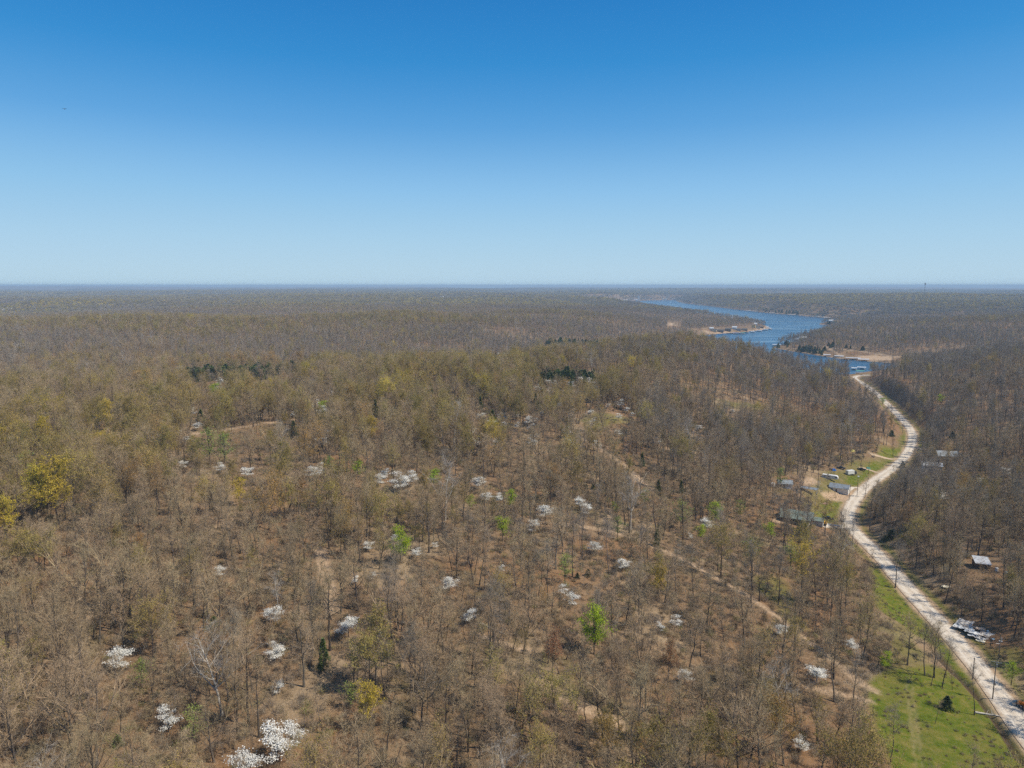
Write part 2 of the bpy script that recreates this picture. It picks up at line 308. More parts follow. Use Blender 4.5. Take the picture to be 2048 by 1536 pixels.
me.polygons.foreach_set('loop_start', np.arange(0, quads.size, 4, dtype=np.int32)); me.update(calc_edges=True); me.shade_smooth()
g_, md_, d_ = cover(X, Y, H)
WOOD = smooth(-.35, .35, fbm(X, Y, 260, 51, 3) + smooth(30, 60, H) * .5 - .3)
ca = me.color_attributes.new('cover', 'FLOAT_COLOR', 'POINT')
ca.data.foreach_set('color', np.stack([np.maximum(g_, md_ * .55), np.maximum(d_, cw * .0), cw, WOOD], 1).astype(np.float32).ravel())
ground = bpy.data.objects.new('ground', me); COL.objects.link(ground); ground['kind'] = 'structure'
gm = bpy.data.materials.new('forest_floor'); gm.use_nodes = True; n = gm.node_tree; N = n.nodes.new; L = n.links.new; b = n.nodes['Principled BSDF']
b.inputs['Roughness'].default_value = .95; b.inputs['Specular IOR Level'].default_value = .1
tc = N('ShaderNodeTexCoord'); at = N('ShaderNodeVertexColor'); at.layer_name = 'cover'; sp = N('ShaderNodeSeparateColor'); L(at.outputs['Color'], sp.inputs[0])
def noise(sc, det=5, rough=.6):
    q = N('ShaderNodeTexNoise'); q.inputs['Scale'].default_value = sc; q.inputs['Detail'].default_value = det; q.inputs['Roughness'].default_value = rough; L(tc.outputs['Object'], q.inputs['Vector']); return q.outputs['Fac']
def ramp(f, stops):
    q = N('ShaderNodeValToRGB'); e = q.color_ramp.elements
    while len(e) < len(stops): e.new(.5)
    for k, (p, c) in enumerate(stops): e[k].position = p; e[k].color = (*c, 1)
    L(f, q.inputs[0]); return q.outputs[0]
def mix(f, a, b_, kind='MIX'):
    q = N('ShaderNodeMix'); q.data_type = 'RGBA'; q.blend_type = kind
    for s, v in (('Factor', f), ('A', a), ('B', b_)):
        if isinstance(v, (int, float)): q.inputs[s].default_value = v
        elif isinstance(v, tuple): q.inputs[s].default_value = (*v, 1)
        else: L(v, q.inputs[s])
    return q.outputs['Result']
def fine(f, lo, hi, a, b_):
    q = N('ShaderNodeMapRange'); q.inputs[1].default_value = lo; q.inputs[2].default_value = hi; q.inputs[3].default_value = a; q.inputs[4].default_value = b_; L(f, q.inputs[0]); return q.outputs[0]
litter = ramp(noise(.9, 6, .7), [(.25, (.085, .055, .033)), (.5, (.215, .14, .08)), (.75, (.37, .26, .155))])
patch = fine(noise(.035, 4), .5, .66, 0, .75); litter = mix(patch, litter, mix(noise(1.3, 4), (.27, .20, .125), (.44, .335, .215)))
rust = fine(noise(.02, 3), .5, .62, 0, .6); litter = mix(rust, litter, (.25, .135, .065))
mossy = fine(noise(.05, 4, .65), .56, .7, 0, .55); litter = mix(mossy, litter, (.12, .12, .045))
turf = ramp(noise(.35, 6, .7), [(.28, (.06, .075, .01)), (.45, (.105, .14, .012)), (.58, (.17, .165, .03)), (.74, (.27, .22, .065))])
turf = mix(fine(noise(.07, 5, .65), .46, .62, 0, .65), turf, mix(noise(1.1, 5, .7), (.13, .13, .025), (.23, .185, .055)))
dirt = ramp(noise(.7, 6, .7), [(.3, (.32, .215, .13)), (.55, (.50, .36, .235)), (.8, (.62, .48, .34))])
c = mix(sp.outputs[0], litter, turf); c = mix(sp.outputs[1], c, dirt); c = mix(sp.outputs[2], c, mix(noise(1.5), (.06, .042, .026), (.13, .09, .055)))
L(c, b.inputs['Base Color'])
bp = N('ShaderNodeBump'); bp.inputs['Strength'].default_value = .9; bp.inputs['Distance'].default_value = .35; L(noise(1.6, 6, .7), bp.inputs['Height']); L(bp.outputs[0], b.inputs['Normal'])
me.materials.append(gm)

# ------------------------------------------------------------------ gravel road and its drives
rm = bpy.data.materials.new('gravel'); rm.use_nodes = True; n = rm.node_tree; N = n.nodes.new; L = n.links.new; b = n.nodes['Principled BSDF']; b.inputs['Roughness'].default_value = .95; b.inputs['Specular IOR Level'].default_value = .1
tc = N('ShaderNodeTexCoord'); uv = N('ShaderNodeUVMap'); sx = N('ShaderNodeSeparateXYZ'); L(uv.outputs[0], sx.inputs[0])
gv = ramp(noise(1.0, 7, .72), [(.28, (.46, .39, .31)), (.5, (.64, .565, .465)), (.75, (.80, .72, .61))])
wn = N('ShaderNodeTexNoise'); wn.inputs['Scale'].default_value = 1; wn.inputs['Detail'].default_value = 4; mp = N('ShaderNodeMapping'); mp.inputs['Scale'].default_value = (9, .12, 1); L(uv.outputs[0], mp.inputs[0]); L(mp.outputs[0], wn.inputs['Vector'])
gv = mix(fine(wn.outputs['Fac'], .5, .68, 0, .55), gv, (.44, .34, .25))
mt = N('ShaderNodeMath'); mt.operation = 'ABSOLUTE'; L(sx.outputs[0], mt.inputs[0])
cr = N('ShaderNodeMath'); cr.operation = 'MULTIPLY'; L(fine(mt.outputs[0], .0, .22, 1, 0), cr.inputs[0]); L(fine(noise(.25, 4), .4, .6, .1, .6), cr.inputs[1])
gv = mix(cr.outputs[0], gv, (.43, .37, .29)); rut = N('ShaderNodeMath'); rut.operation = 'PINGPONG'; rut.inputs[1].default_value = .42; L(mt.outputs[0], rut.inputs[0]); gv = mix(fine(rut.outputs[0], .30, .42, 0, .35), gv, (.80, .74, .64))
ed = N('ShaderNodeMath'); ed.operation = 'ADD'; L(mt.outputs[0], ed.inputs[0]); L(fine(noise(.35, 5, .7), .3, .7, -.22, .22), ed.inputs[1]); gv = mix(fine(ed.outputs[0], .66, 1.0, 0, .9), gv, (.36, .265, .175))
L(gv, b.inputs['Base Color']); bp = N('ShaderNodeBump'); bp.inputs['Strength'].default_value = .5; bp.inputs['Distance'].default_value = .1; L(noise(2.5, 6, .7), bp.inputs['Height']); L(bp.outputs[0], b.inputs['Normal'])

def ribbon(name, line, half, lift, m, wob=.35, seed=3):
    p = resample(line[:, :2], 3.0); t = np.gradient(p, axis=0); t /= np.linalg.norm(t, axis=1)[:, None]; nn = np.stack([t[:, 1], -t[:, 0]], 1)
    cols = np.array([-1, -.6, -.2, .2, .6, 1.0]); v, uvs = [], []
    for k in range(len(p)):
        hw = half + wob * float(fbm(p[k:k + 1, 0], p[k:k + 1, 1], 16, seed, 2)[0])
        for cx in cols:
            q = p[k] + nn[k] * hw * cx; v.append((q[0], q[1], 0)); uvs.append((cx, k * 3.0))
    v = np.array(v); v[:, 2] = height(v[:, 0], v[:, 1]) + lift + .10 * (1 - np.tile(cols, len(p)) ** 2)
    nc = len(cols); f = [(k * nc + c_, k * nc + c_ + 1, (k + 1) * nc + c_ + 1, (k + 1) * nc + c_) for k in range(len(p) - 1) for c_ in range(nc - 1)]
    o = mesh_obj(name, v, f, m, smooth_=True); ul = o.data.uv_layers.new(name='UVMap'); idx = np.empty(len(o.data.loops), np.int32); o.data.loops.foreach_get('vertex_index', idx)
    ul.data.foreach_set('uv', np.array(uvs, np.float32)[idx].ravel()); o['kind'] = 'structure'; return o
ribbon('road', ROADS, 3.7, .14, rm)
for k, (p, wd) in enumerate(DRIVES): ribbon('path', p, wd, .10, rm if k in (0, 3) else mat('tan_drive', (.46, .35, .24), .95, .25, 1.2, spec=.1), .3, 9 + k)

# ------------------------------------------------------------------ lake water
wm = bpy.data.materials.new('lake_water'); wm.use_nodes = True; n = wm.node_tree; N = n.nodes.new; L = n.links.new; b = n.nodes['Principled BSDF']
tc = N('ShaderNodeTexCoord'); b.inputs['Base Color'].default_value = (.022, .088, .17, 1); b.inputs['Roughness'].default_value = .22; b.inputs['IOR'].default_value = 1.33
mp = N('ShaderNodeMapping'); mp.inputs['Scale'].default_value = (.25, .8, 1); mp.inputs['Rotation'].default_value = (0, 0, .3); L(tc.outputs['Object'], mp.inputs[0]); q = N('ShaderNodeTexNoise'); q.inputs['Scale'].default_value = .5; q.inputs['Detail'].default_value = 6; L(mp.outputs[0], q.inputs['Vector'])
bp = N('ShaderNodeBump'); bp.inputs['Strength'].default_value = .2; bp.inputs['Distance'].default_value = .5; L(q.outputs['Fac'], bp.inputs['Height']); L(bp.outputs[0], b.inputs['Normal'])
q2 = N('ShaderNodeTexNoise'); q2.inputs['Scale'].default_value = .012; q2.inputs['Detail'].default_value = 5; mp2 = N('ShaderNodeMapping'); mp2.inputs['Scale'].default_value = (.35, 1.6, 1); L(tc.outputs['Object'], mp2.inputs[0]); L(mp2.outputs[0], q2.inputs['Vector'])
L(fine(q2.outputs['Fac'], .35, .65, .14, .40), b.inputs['Roughness'])
def sheet(name, pts, m):
    o = mesh_obj(name, pts, [tuple(range(len(pts)))], m); o['kind'] = 'structure'; return o
sheet('lake', [(250, 1080, 0), (1400, 1080, 0), (1700, 2700, 0), (2600, 7600, 0), (300, 7600, 0), (250, 2900, 0)], wm)
sheet('lake', [(-4200, 3000, 0.002), (-2300, 3000, 0.002), (-2300, 4500, 0.002), (-4200, 4500, 0.002)], wm)

# ------------------------------------------------------------------ trees: builders
class MB:
    """collects faces; part 0 = wood, 1 = crown"""
    def __init__(s): s.v = []; s.f = []; s.m = []; s.n = 0
    def add(s, v, f, mi):
        s.v.append(np.asarray(v, float)); f = [tuple(a + s.n for a in q) for q in f]; s.f += f; s.m += [mi] * len(f); s.n += len(v)
    def tube(s, p, r, k, mi):
        p = np.asarray(p, float); n = len(p); t = np.gradient(p, axis=0); t /= np.linalg.norm(t, axis=1)[:, None] + 1e-9
        a = np.cross(t, [.3, .5, .81]); a /= np.linalg.norm(a, axis=1)[:, None] + 1e-9; b = np.cross(t, a); th = np.arange(k) * 2 * math.pi / k
        v = (p[:, None] + np.asarray(r)[:, None, None] * (np.cos(th)[None, :, None] * a[:, None] + np.sin(th)[None, :, None] * b[:, None])).reshape(-1, 3)
        s.add(v, [(i * k + j, i * k + (j + 1) % k, (i + 1) * k + (j + 1) % k, (i + 1) * k + j) for i in range(n - 1) for j in range(k)] + [tuple((n - 1) * k + j for j in range(k))], mi)
    def tris(s, p, d, w, rg, mi):
        """thin tapering twigs: p base points, d vectors"""
        p, d = np.asarray(p), np.asarray(d); q = rg.normal(size=p.shape); q = np.cross(d, q); q /= np.linalg.norm(q, axis=1)[:, None] + 1e-9; w = np.asarray(w).reshape(-1, 1)
        v = np.stack([p - q * w, p + q * w, p + d], 1).reshape(-1, 3); s.add(v, [(3 * i, 3 * i + 1, 3 * i + 2) for i in range(len(p))], mi)
    def leaves(s, p, size, rg, mi, flat=0.0):
        p = np.asarray(p); n = len(p); a = rg.normal(size=(n, 3)); a[:, 2] *= 1 - flat; a /= np.linalg.norm(a, axis=1)[:, None] + 1e-9
        b = rg.normal(size=(n, 3)); b[:, 2] *= 1 - flat; b -= a * (a * b).sum(1)[:, None]; b /= np.linalg.norm(b, axis=1)[:, None] + 1e-9
        sz = size * rg.uniform(.6, 1.3, (n, 1)); v = np.stack([p - a * sz, p + b * sz * .7, p + a * sz, p - b * sz * .7], 1).reshape(-1, 3)
        s.add(v, [(4 * i, 4 * i + 1, 4 * i + 2, 4 * i + 3) for i in range(n)], mi)
    def mesh(s, name, mats, only=None):
        v = np.concatenate(s.v); f, m = s.f, s.m
        if only is not None:
            keep = [i for i, k in enumerate(m) if k in only]; f = [f[i] for i in keep]; m = [only.index(s.m[i]) for i in keep]
            used = np.unique(np.fromiter((a for q in f for a in q), int)); mp = np.zeros(len(v), int); mp[used] = np.arange(len(used)); v = v[used]; f = [tuple(mp[a] for a in q) for q in f]
        me = bpy.data.meshes.new(name); me.from_pydata(v.tolist(), [], [tuple(map(int, q)) for q in f])
        for q in mats: me.materials.append(q)
        me.polygons.foreach_set('material_index', np.array(m, np.int32)); me.update(); return me

def unit(v): return v / (np.linalg.norm(v) + 1e-9)

def hardwood(seed, ht=19.0, base=.42, spread=.25, limbs=12, sub=6, twigs=10, fine_=2, buds=0, bud_size=.13, tw=.021, lean=.04, fork=False, r0=.24, hue_leaves=False):
    rg = np.random.default_rng(seed); M = MB(); n = 8
    lv = rg.normal(size=2) * lean; t = np.linspace(0, 1, n)
    wob = np.cumsum(rg.normal(size=(n, 2)) * .018 * ht, axis=0) * t[:, None]; tp = np.stack([lv[0] * ht * t + wob[:, 0], lv[1] * ht * t + wob[:, 1], ht * .93 * t - .3], 1)
    tr = r0 * (1 - .86 * t ** 1.1); tr[0] *= 1.45; M.tube(tp, tr, 6, 0); ends = []
    for k in range(limbs):
        f = base + (1 - base) * (k + rg.uniform(0, .8)) / limbs * .97; f = min(f, .97)
        p0 = np.array([np.interp(f, t, tp[:, a]) for a in range(3)]); az = k * 2.4 + rg.uniform(-.6, .6)
        up = rg.uniform(.55, 1.3) if f < .75 else rg.uniform(1.0, 2.6)
        d = unit(np.array([math.cos(az), math.sin(az), up])); Ln = ht * spread * rg.uniform(.75, 1.35) * (1.15 - .45 * f)
        if fork and k < 2: Ln *= 1.7
        pts = [p0]; dd = d
        for q in range(4): dd = unit(dd + rg.normal(size=3) * .2 + np.array([0, 0, .13])); pts.append(pts[-1] + dd * Ln / 4)
        pts = np.array(pts); r1 = np.interp(f, t, tr) * .62; M.tube(pts, r1 * np.array([1, .8, .6, .42, .2]), 4, 0)
        for j in range(sub):
            g = rg.uniform(.25, 1); b0 = np.array([np.interp(g * 4, range(5), pts[:, a]) for a in range(3)]); bd = unit(unit(pts[-1] - pts[0]) * .7 + rg.normal(size=3) * .65 + np.array([0, 0, .3])); bl = Ln * rg.uniform(.3, .6)
            b1 = b0 + bd * bl * .55 + rg.normal(size=3) * .1; b2 = b0 + bd * bl + rg.normal(size=3) * .25; M.tube([b0, b1, b2], r1 * np.array([.42, .3, .12]), 3, 1)
            h = rg.uniform(.15, 1, twigs)[:, None]; p = np.where(h < .55, b0 + (b1 - b0) * h / .55, b1 + (b2 - b1) * (h - .55) / .45)
            d1 = bd * .6 + rg.normal(size=(twigs, 3)) * .55 + np.array([0, 0, .25]); d1 *= (rg.uniform(.6, 1.5, (twigs, 1))) * ht / 19; M.tris(p, d1, np.full(twigs, tw), rg, 1); ends.append(p + d1 * .9)
            for _ in range(fine_):
                p2 = p + d1 * rg.uniform(.3, .95, (twigs, 1)); d2 = d1 * .25 + rg.normal(size=(twigs, 3)) * .42; M.tris(p2, d2, np.full(twigs, tw * .7), rg, 1); ends.append(p2 + d2)
    e = np.concatenate(ends)
    if buds: M.leaves(e[rg.integers(0, len(e), buds)] + rg.normal(size=(buds, 3)) * .2, bud_size, rg, 2)
    return M

def dogwood(seed, n=1300, ht=5.5, wd=3.2, size=.15):
    rg = np.random.default_rng(seed); M = MB()
    M.tube([(0, 0, -.2), (.1, 0, ht * .3), (.05, .1, ht * .55), (0, 0, ht * .9)], [.11, .08, .05, .015], 5, 0); P = []
    for k in range(12):
        f = rg.uniform(.35, 1); az = k * 2.4 + rg.uniform(-.5, .5); Ln = wd * (1.05 - .55 * f) * rg.uniform(.55, 1.15); z0 = ht * f * .85
        e = np.array([math.cos(az) * Ln, math.sin(az) * Ln, z0 + rg.uniform(.3, .9)]); M.tube([(0, 0, z0 * .8), e * [.5, .5, 1], e], [.04, .025, .008], 3, 0)
        m = int(n / 12); g = rg.uniform(.25, 1.05, (m, 1)); c = np.array([0, 0, z0]) * (1 - g) + e * g; P.append(c + rg.normal(size=(m, 3)) * np.array([.5, .5, .13]) * wd / 3)
    M.leaves(np.concatenate(P), size, rg, 2, flat=.75); return M

def cedar(seed, ht=8.0, wd=1.7, n=1500):
    rg = np.random.default_rng(seed); M = MB(); M.tube([(0, 0, -.2), (0, 0, ht * .5), (0, 0, ht * .95)], [.15, .09, .02], 5, 0)
    f = rg.uniform(.05, 1, n) ** 1.25; az = rg.uniform(0, 2 * math.pi, n); lump = 1 + .28 * np.sin(az * 3 + f * 9 + seed) + .2 * np.sin(az * 5 - f * 15)
    rr = wd * (1 - f) ** .75 * lump * rg.uniform(.5, 1.05, n) + .08; p = np.stack([np.cos(az) * rr, np.sin(az) * rr, f * ht * .97 + .25], 1)
    d = np.stack([np.cos(az), np.sin(az), rg.uniform(.2, 1.1, n)], 1) * rg.uniform(.3, .75, (n, 1)); M.tris(p - d * .4, d, np.full(n, .13), rg, 2); return M

def leafy(seed, ht=10.0, wd=3.0, n=2600, size=.2, narrow=1.0):
    rg = np.random.default_rng(seed); M = MB(); M.tube([(0, 0, -.3), (.1, .1, ht * .4), (-.1, .1, ht * .75), (0, 0, ht * .95)], [.16, .12, .07, .02], 5, 0); P = []
    for k in range(34):
        f = rg.uniform(.3, .98); az = k * 2.4 + rg.uniform(-.7, .7); Ln = wd * narrow * (.25 + .9 * math.sin(math.pi * min(1, (f - .12) / .95))) * rg.uniform(.25, 1.25); e = np.array([math.cos(az) * Ln, math.sin(az) * Ln, ht * f + rg.uniform(0, .9)])
        M.tube([(0, 0, ht * (f - .12)), e * [.6, .6, .97], e], [.05, .03, .01], 3, 0); m = int(n / 34 * rg.uniform(.3, 1.7)); g = rg.uniform(.45, 1.08, (m, 1)); c = np.array([0, 0, ht * f]) * (1 - g) + e * g; P.append(c + rg.normal(size=(m, 3)) * np.array([.62, .62, .42]) * wd / 3 * rg.uniform(.6, 1.2))
    M.leaves(np.concatenate(P), size, rg, 2); return M

def brush(seed, n=130, ht=1.8, wd=1.2, leaf=0):
    rg = np.random.default_rng(seed); M = MB(); p = rg.normal(size=(n, 3)) * np.array([wd * .5, wd * .5, 0]); d = rg.normal(size=(n, 3)) * .35 + np.array([0, 0, 1]); d *= ht * rg.uniform(.4, 1.1, (n, 1)); M.tris(p, d, np.full(n, .03), rg, 1)
    p2 = np.repeat(p + d * .5, 2, 0) + rg.normal(size=(2 * n, 3)) * .1; M.tris(p2, rg.normal(size=(2 * n, 3)) * .45 + np.array([0, 0, .3]), np.full(2 * n, .022), rg, 1)
    if leaf: M.leaves(np.repeat(p + d * .8, leaf, 0) + rg.normal(size=(n * leaf, 3)) * .25, .08, rg, 2)
    return M

BARK = mat('bark', (.115, .095, .078), .95, .3, 1.5, spec=.1, inst=.45)
TWIG = mat('twig_bark', (.375, .282, .172), .95, .15, .8, spec=.1, inst=.25)
TWIG_DARK = mat('grey_twig_bark', (.30, .25, .19), .95, .15, .8, spec=.1, inst=.25)
OLIVE = mat('olive_buds', (.40, .31, .09), .8, .2, .5, spec=.1, inst=.25, trans=.3)
GOLD = mat('golden_buds', (.66, .50, .07), .8, .2, .5, spec=.1, inst=.2, trans=.3)
AMBER = mat('amber_buds', (.46, .28, .09), .8, .2, .5, spec=.1, inst=.25, trans=.3)
RUSSET = mat('russet_buds', (.33, .14, .07), .8, .2, .5, spec=.1, inst=.2, trans=.3)
GREEN = mat('fresh_leaves', (.46, .60, .035), .7, .2, .5, spec=.2, inst=.15, trans=.4)
SOFT = mat('pale_new_leaves', (.34, .41, .10), .7, .2, .5, spec=.2, inst=.2, trans=.4)
WHITE = mat('white_petals', (.88, .87, .81), .8, .05, .5, spec=.1, inst=.08, trans=.2)
CEDAR = mat('cedar_needles', (.13, .165, .055), .9, .3, .7, spec=.1, inst=.3)
PALE = mat('white_bark', (.50, .46, .40), .9, .3, .8, spec=.1)

# prototypes by kind: list of (MB, wood, twig, leaf materials, nominal height)
hw = [hardwood(101, 20, .5, .21, 12, 5, 12, 2), hardwood(102, 18, .42, .25, 13, 5, 11, 2, lean=.06), hardwood(103, 22, .55, .2, 12, 5, 12, 2, fork=True), hardwood(104, 16, .35, .28, 12, 5, 11, 2, fork=True, lean=.08), hardwood(105, 19, .58, .19, 10, 5, 12, 2, r0=.18), hardwood(106, 14, .45, .22, 9, 5, 11, 2, r0=.13, lean=.09), hardwood(107, 23, .62, .16, 11, 5, 11, 2, r0=.2), hardwood(108, 15, .25, .36, 12, 5, 11, 2, fork=True, lean=.05), hardwood(109, 12, .3, .3, 10, 5, 11, 2, r0=.12, lean=.14), hardwood(110, 20, .38, .3, 15, 5, 11, 2, fork=True, r0=.3, lean=.1)]
hb = [hardwood(111, 18, .38, .36, 13, 6, 8, 1, 4200, .14, fork=True), hardwood(112, 16, .34, .38, 13, 6, 8, 1, 4000, .14), hardwood(113, 19, .45, .29, 12, 6, 9, 2, 2000, .13), hardwood(114, 17, .36, .34, 12, 6, 8, 1, 3200, .14)]
PROTO = {}
PROTO['bare'] = [(m_, BARK, TWIG if k % 2 else TWIG_DARK, None) for k, m_ in enumerate(hw)]
PROTO['bare'].append((hardwood(161, 21, .3, .3, 13, 6, 9, 2, r0=.3, fork=True), PALE, mat('pale_twigs', (.40, .36, .31), .9, .2, .8, spec=.1), None))
PROTO['bud'] = [(hb[0], BARK, TWIG, OLIVE), (hb[3], BARK, TWIG, OLIVE), (hb[2], BARK, TWIG, OLIVE), (hb[1], BARK, TWIG, AMBER), (hb[2], BARK, TWIG, AMBER), (hb[0], BARK, TWIG, GOLD)]
PROTO['russet'] = [(hardwood(121, 13, .36, .3, 12, 6, 9, 2, 2000, .13), BARK, TWIG, RUSSET)]
PROTO['gold'] = [(hardwood(122, 17, .3, .36, 14, 6, 8, 1, 6500, .16), BARK, TWIG, GOLD)]
PROTO['dogwood'] = [(dogwood(131, 3600, size=.107), BARK, TWIG, WHITE), (dogwood(132, 2600, 4.8, 2.8, .107), BARK, TWIG, WHITE), (dogwood(133, 1700, 5, 2.6, .107), BARK, TWIG, WHITE)]
PROTO['round_cedar'] = [(cedar(144, 4.6, 2.0, 1300), BARK, TWIG, CEDAR)]
PROTO['cedar'] = [(cedar(141), BARK, TWIG, CEDAR), (cedar(142, 7, 2.0, 1400), BARK, TWIG, CEDAR), (cedar(143, 9, 1.6, 1500), BARK, TWIG, CEDAR)]
PROTO['vivid'] = [(leafy(151, 10.5, 2.8, 3000, .15), BARK, TWIG, GREEN)]
PROTO['green'] = [(leafy(152, 9, 2.9, 1700, .15), BARK, TWIG, GREEN), (leafy(155, 8.5, 2.6, 1300, .15), BARK, TWIG, GREEN)]
PROTO['soft'] = [(leafy(153, 9, 2.8, 900, .16), BARK, TWIG, SOFT), (leafy(154, 8, 2.5, 700, .16), BARK, TWIG, SOFT)]
PROTO['sycamore'] = [(hardwood(161, 21, .3, .3, 13, 6, 9, 2, r0=.3, fork=True), PALE, mat('pale_twigs', (.40, .36, .31), .9, .2, .8, spec=.1), None)]
PROTO['brush'] = [(brush(171), TWIG, TWIG, None), (brush(172, 110, 2.6, 1.6), TWIG, TWIG_DARK, None), (brush(173, 90, 1.5, 1.2, 3), TWIG, TWIG, SOFT), (hardwood(107, 7, .3, .25, 8, 4, 8, 2, r0=.05, tw=.025), TWIG_DARK, TWIG, None), (hardwood(108, 9, .35, .22, 8, 4, 8, 2, r0=.06, tw=.025, lean=.08), TWIG_DARK, TWIG, None)]
# far stand-by-stand pieces: some crowns seen from kilometres away, fewer and coarser twigs
def stand(seed, kinds, n=9, size=34):
    rg = np.random.default_rng(seed); M = MB()
    for k in range(n):
        c = np.array([rg.uniform(-.5, .5) * size, rg.uniform(-.5, .5) * size, 0]); h = rg.uniform(12, 18); mi = int(rg.choice(kinds)); w_ = rg.uniform(3.4, 5.2)
        M.tube([c + [0, 0, -2], c + [0, 0, h * .9]], [.25, .05], 3, 0); p = rg.normal(size=(260, 3)); p /= np.linalg.norm(p, axis=1)[:, None]; p *= rg.uniform(.35, 1, (260, 1)); p[:, 2] = np.abs(p[:, 2]) * 1.1 - .25
        p = c + [0, 0, h * .62] + p * [w_, w_, h * .36]; d = rg.normal(size=(260, 3)) * .8 + [0, 0, .7]; M.tris(p, d * 1.5, np.full(260, .19), rg, mi)
    return M
STANDS = [stand(201, (1, 1, 1, 1)), stand(202, (1, 1, 1, 2)), stand(203, (1, 2, 2, 1)), stand(204, (1, 1, 2, 3)), stand(205, (2, 2, 3, 1))]

hidden = bpy.data.collections.new('tree_shapes')      # shapes that the woods are planted from; not part of the scene itself
def shape_obj(name, m_, mats):
    o = bpy.data.objects.new(name, m_.mesh(name, mats)); return o

# ------------------------------------------------------------------ where trees stand
def scatter(r0, r1, s, half=R(44), seed=1):
    rg = np.random.default_rng(seed); n = int(r1 / s) + 2; gx, gy = np.meshgrid(np.arange(-n, n + 1), np.arange(-n // 8, n + 1)); x = (gx + rg.uniform(-.46, .46, gx.shape)) * s; y = (gy + rg.uniform(-.46, .46, gy.shape)) * s
    x, y = x.ravel(), y.ravel(); r = np.hypot(x, y); m = (r > r0) & (r < r1) & (np.abs(np.arctan2(x, y)) < half + 40 / np.maximum(r, 40)); return x[m], y[m]
def clear_of(x, y, h, pad=1.0, full=True, low=False):
    """False on water, roads, lawns, yards, trails"""
    ok = (h > .9)
    if full:
        g, md, d = cover(x, y, h); ok &= (g < .3) & (d < .35) & (md < np.random.default_rng(5).uniform(.2, 1.3, x.shape)); m = (x > 60) & (x < 560) & (y > 60) & (y < 1120); rd = np.full(x.shape, 99.0); rd[m] = seg_dist(x[m], y[m], ROADS); ok &= rd > 6.0 * pad
        for p, wd in DRIVES: ok &= near_line(x, y, p, wd + 1.5) < .4
        K_ = np.array(KEEP if low else KEEP + TAKEN, float)
        for a in range(0, len(x), 20000): ok[a:a + 20000] &= (np.hypot(x[a:a + 20000, None] - K_[None, :, 0], y[a:a + 20000, None] - K_[None, :, 1]) > K_[None, :, 2]).all(1)
    return ok
def budness(x, y, h):
    """where the oaks are breaking bud: ridge tops and some slopes"""
    return fbm(x, y, 260, 301, 3) * .8 + fbm(x, y, 60, 305, 2) * .45 + (smooth(30, 58, h) - .5) * (.5 + .6 * smooth(600, 1000, np.hypot(x, y))) + .3 * (1 - smooth(250, 520, np.hypot(x + 60, y))) - .12 * (x > 80) * (y < 900)

def plant(name, pts, kinds, shapes):
    """one far-off wood: many trees that nobody counts, one object"""
    me = bpy.data.meshes.new(name); me.vertices.add(len(pts['x'])); me.vertices.foreach_set('co', np.stack([pts['x'], pts['y'], pts['z']], 1).astype(np.float32).ravel())
    pts['lean'] = np.random.default_rng(3).normal(size=len(pts['x'])) * .055
    for k, ty in (('kind_', 'INT'), ('turn', 'FLOAT'), ('size', 'FLOAT'), ('lean', 'FLOAT')):
        a = me.attributes.new(k, ty, 'POINT'); a.data.foreach_set('value', pts[k].astype(np.int32 if ty == 'INT' else np.float32))
    o = bpy.data.objects.new(name, me); COL.objects.link(o); o['kind'] = 'stuff'
    cl = bpy.data.collections.new(name + '_shapes')
    for k, q in enumerate(shapes): q.name = f'{name}_shape_{k:03d}'; cl.objects.link(q)
    g = bpy.data.node_groups.new(name + '_planting', 'GeometryNodeTree'); g.interface.new_socket('Geometry', in_out='INPUT', socket_type='NodeSocketGeometry'); g.interface.new_socket('Geometry', in_out='OUTPUT', socket_type='NodeSocketGeometry')
    N = g.nodes.new; L = g.links.new; gi, go = N('NodeGroupInput'), N('NodeGroupOutput'); ip = N('GeometryNodeInstanceOnPoints'); ci = N('GeometryNodeCollectionInfo'); ci.inputs[0].default_value = cl; ci.inputs[1].default_value = True; ci.inputs[2].default_value = True
    def attr(nm, ty): q = N('GeometryNodeInputNamedAttribute'); q.data_type = ty; q.inputs[0].default_value = nm; return q.outputs[0]
    cx = N('ShaderNodeCombineXYZ'); L(attr('turn', 'FLOAT'), cx.inputs[2]); L(attr('lean', 'FLOAT'), cx.inputs[0]); L(gi.outputs[0], ip.inputs['Points']); L(ci.outputs[0], ip.inputs['Instance']); ip.inputs['Pick Instance'].default_value = True
    L(attr('kind_', 'INT'), ip.inputs['Instance Index']); L(cx.outputs[0], ip.inputs['Rotation']); L(attr('size', 'FLOAT'), ip.inputs['Scale']); L(ip.outputs[0], go.inputs[0])
    md = o.modifiers.new('planting', 'NODES'); md.node_group = g; return o

def tree_px(x, y, z, ht, wd):
    out = []
    for f in (.12, .35, .55, .75, .93):
        for o_ in (-1, 0, 1):
            k = wd * o_ * (.3 if f < .4 else 1); r = np.hypot(x, y); out.append(to_pix(x + k * y / r, y - k * x / r, z + ht * f)[:2])
    return out
def px_seg(poly, hw): return ('line', np.array(poly, float), hw)
_rp = resample(ROADS, 5); _t = np.gradient(_rp[:, :2], axis=0); _t /= np.linalg.norm(_t, axis=1)[:, None]; _n = np.stack([_t[:, 1], -_t[:, 0]], 1)
_l = to_pix(_rp[:, 0] - 3.9 * _n[:, 0], _rp[:, 1] - 3.9 * _n[:, 1], _rp[:, 2]); _r = to_pix(_rp[:, 0] + 3.2 * _n[:, 0], _rp[:, 1] + 3.2 * _n[:, 1], _rp[:, 2])
ROADPOLY = np.vstack([np.stack(_l[:2], 1), np.stack(_r[:2], 1)[::-1]])
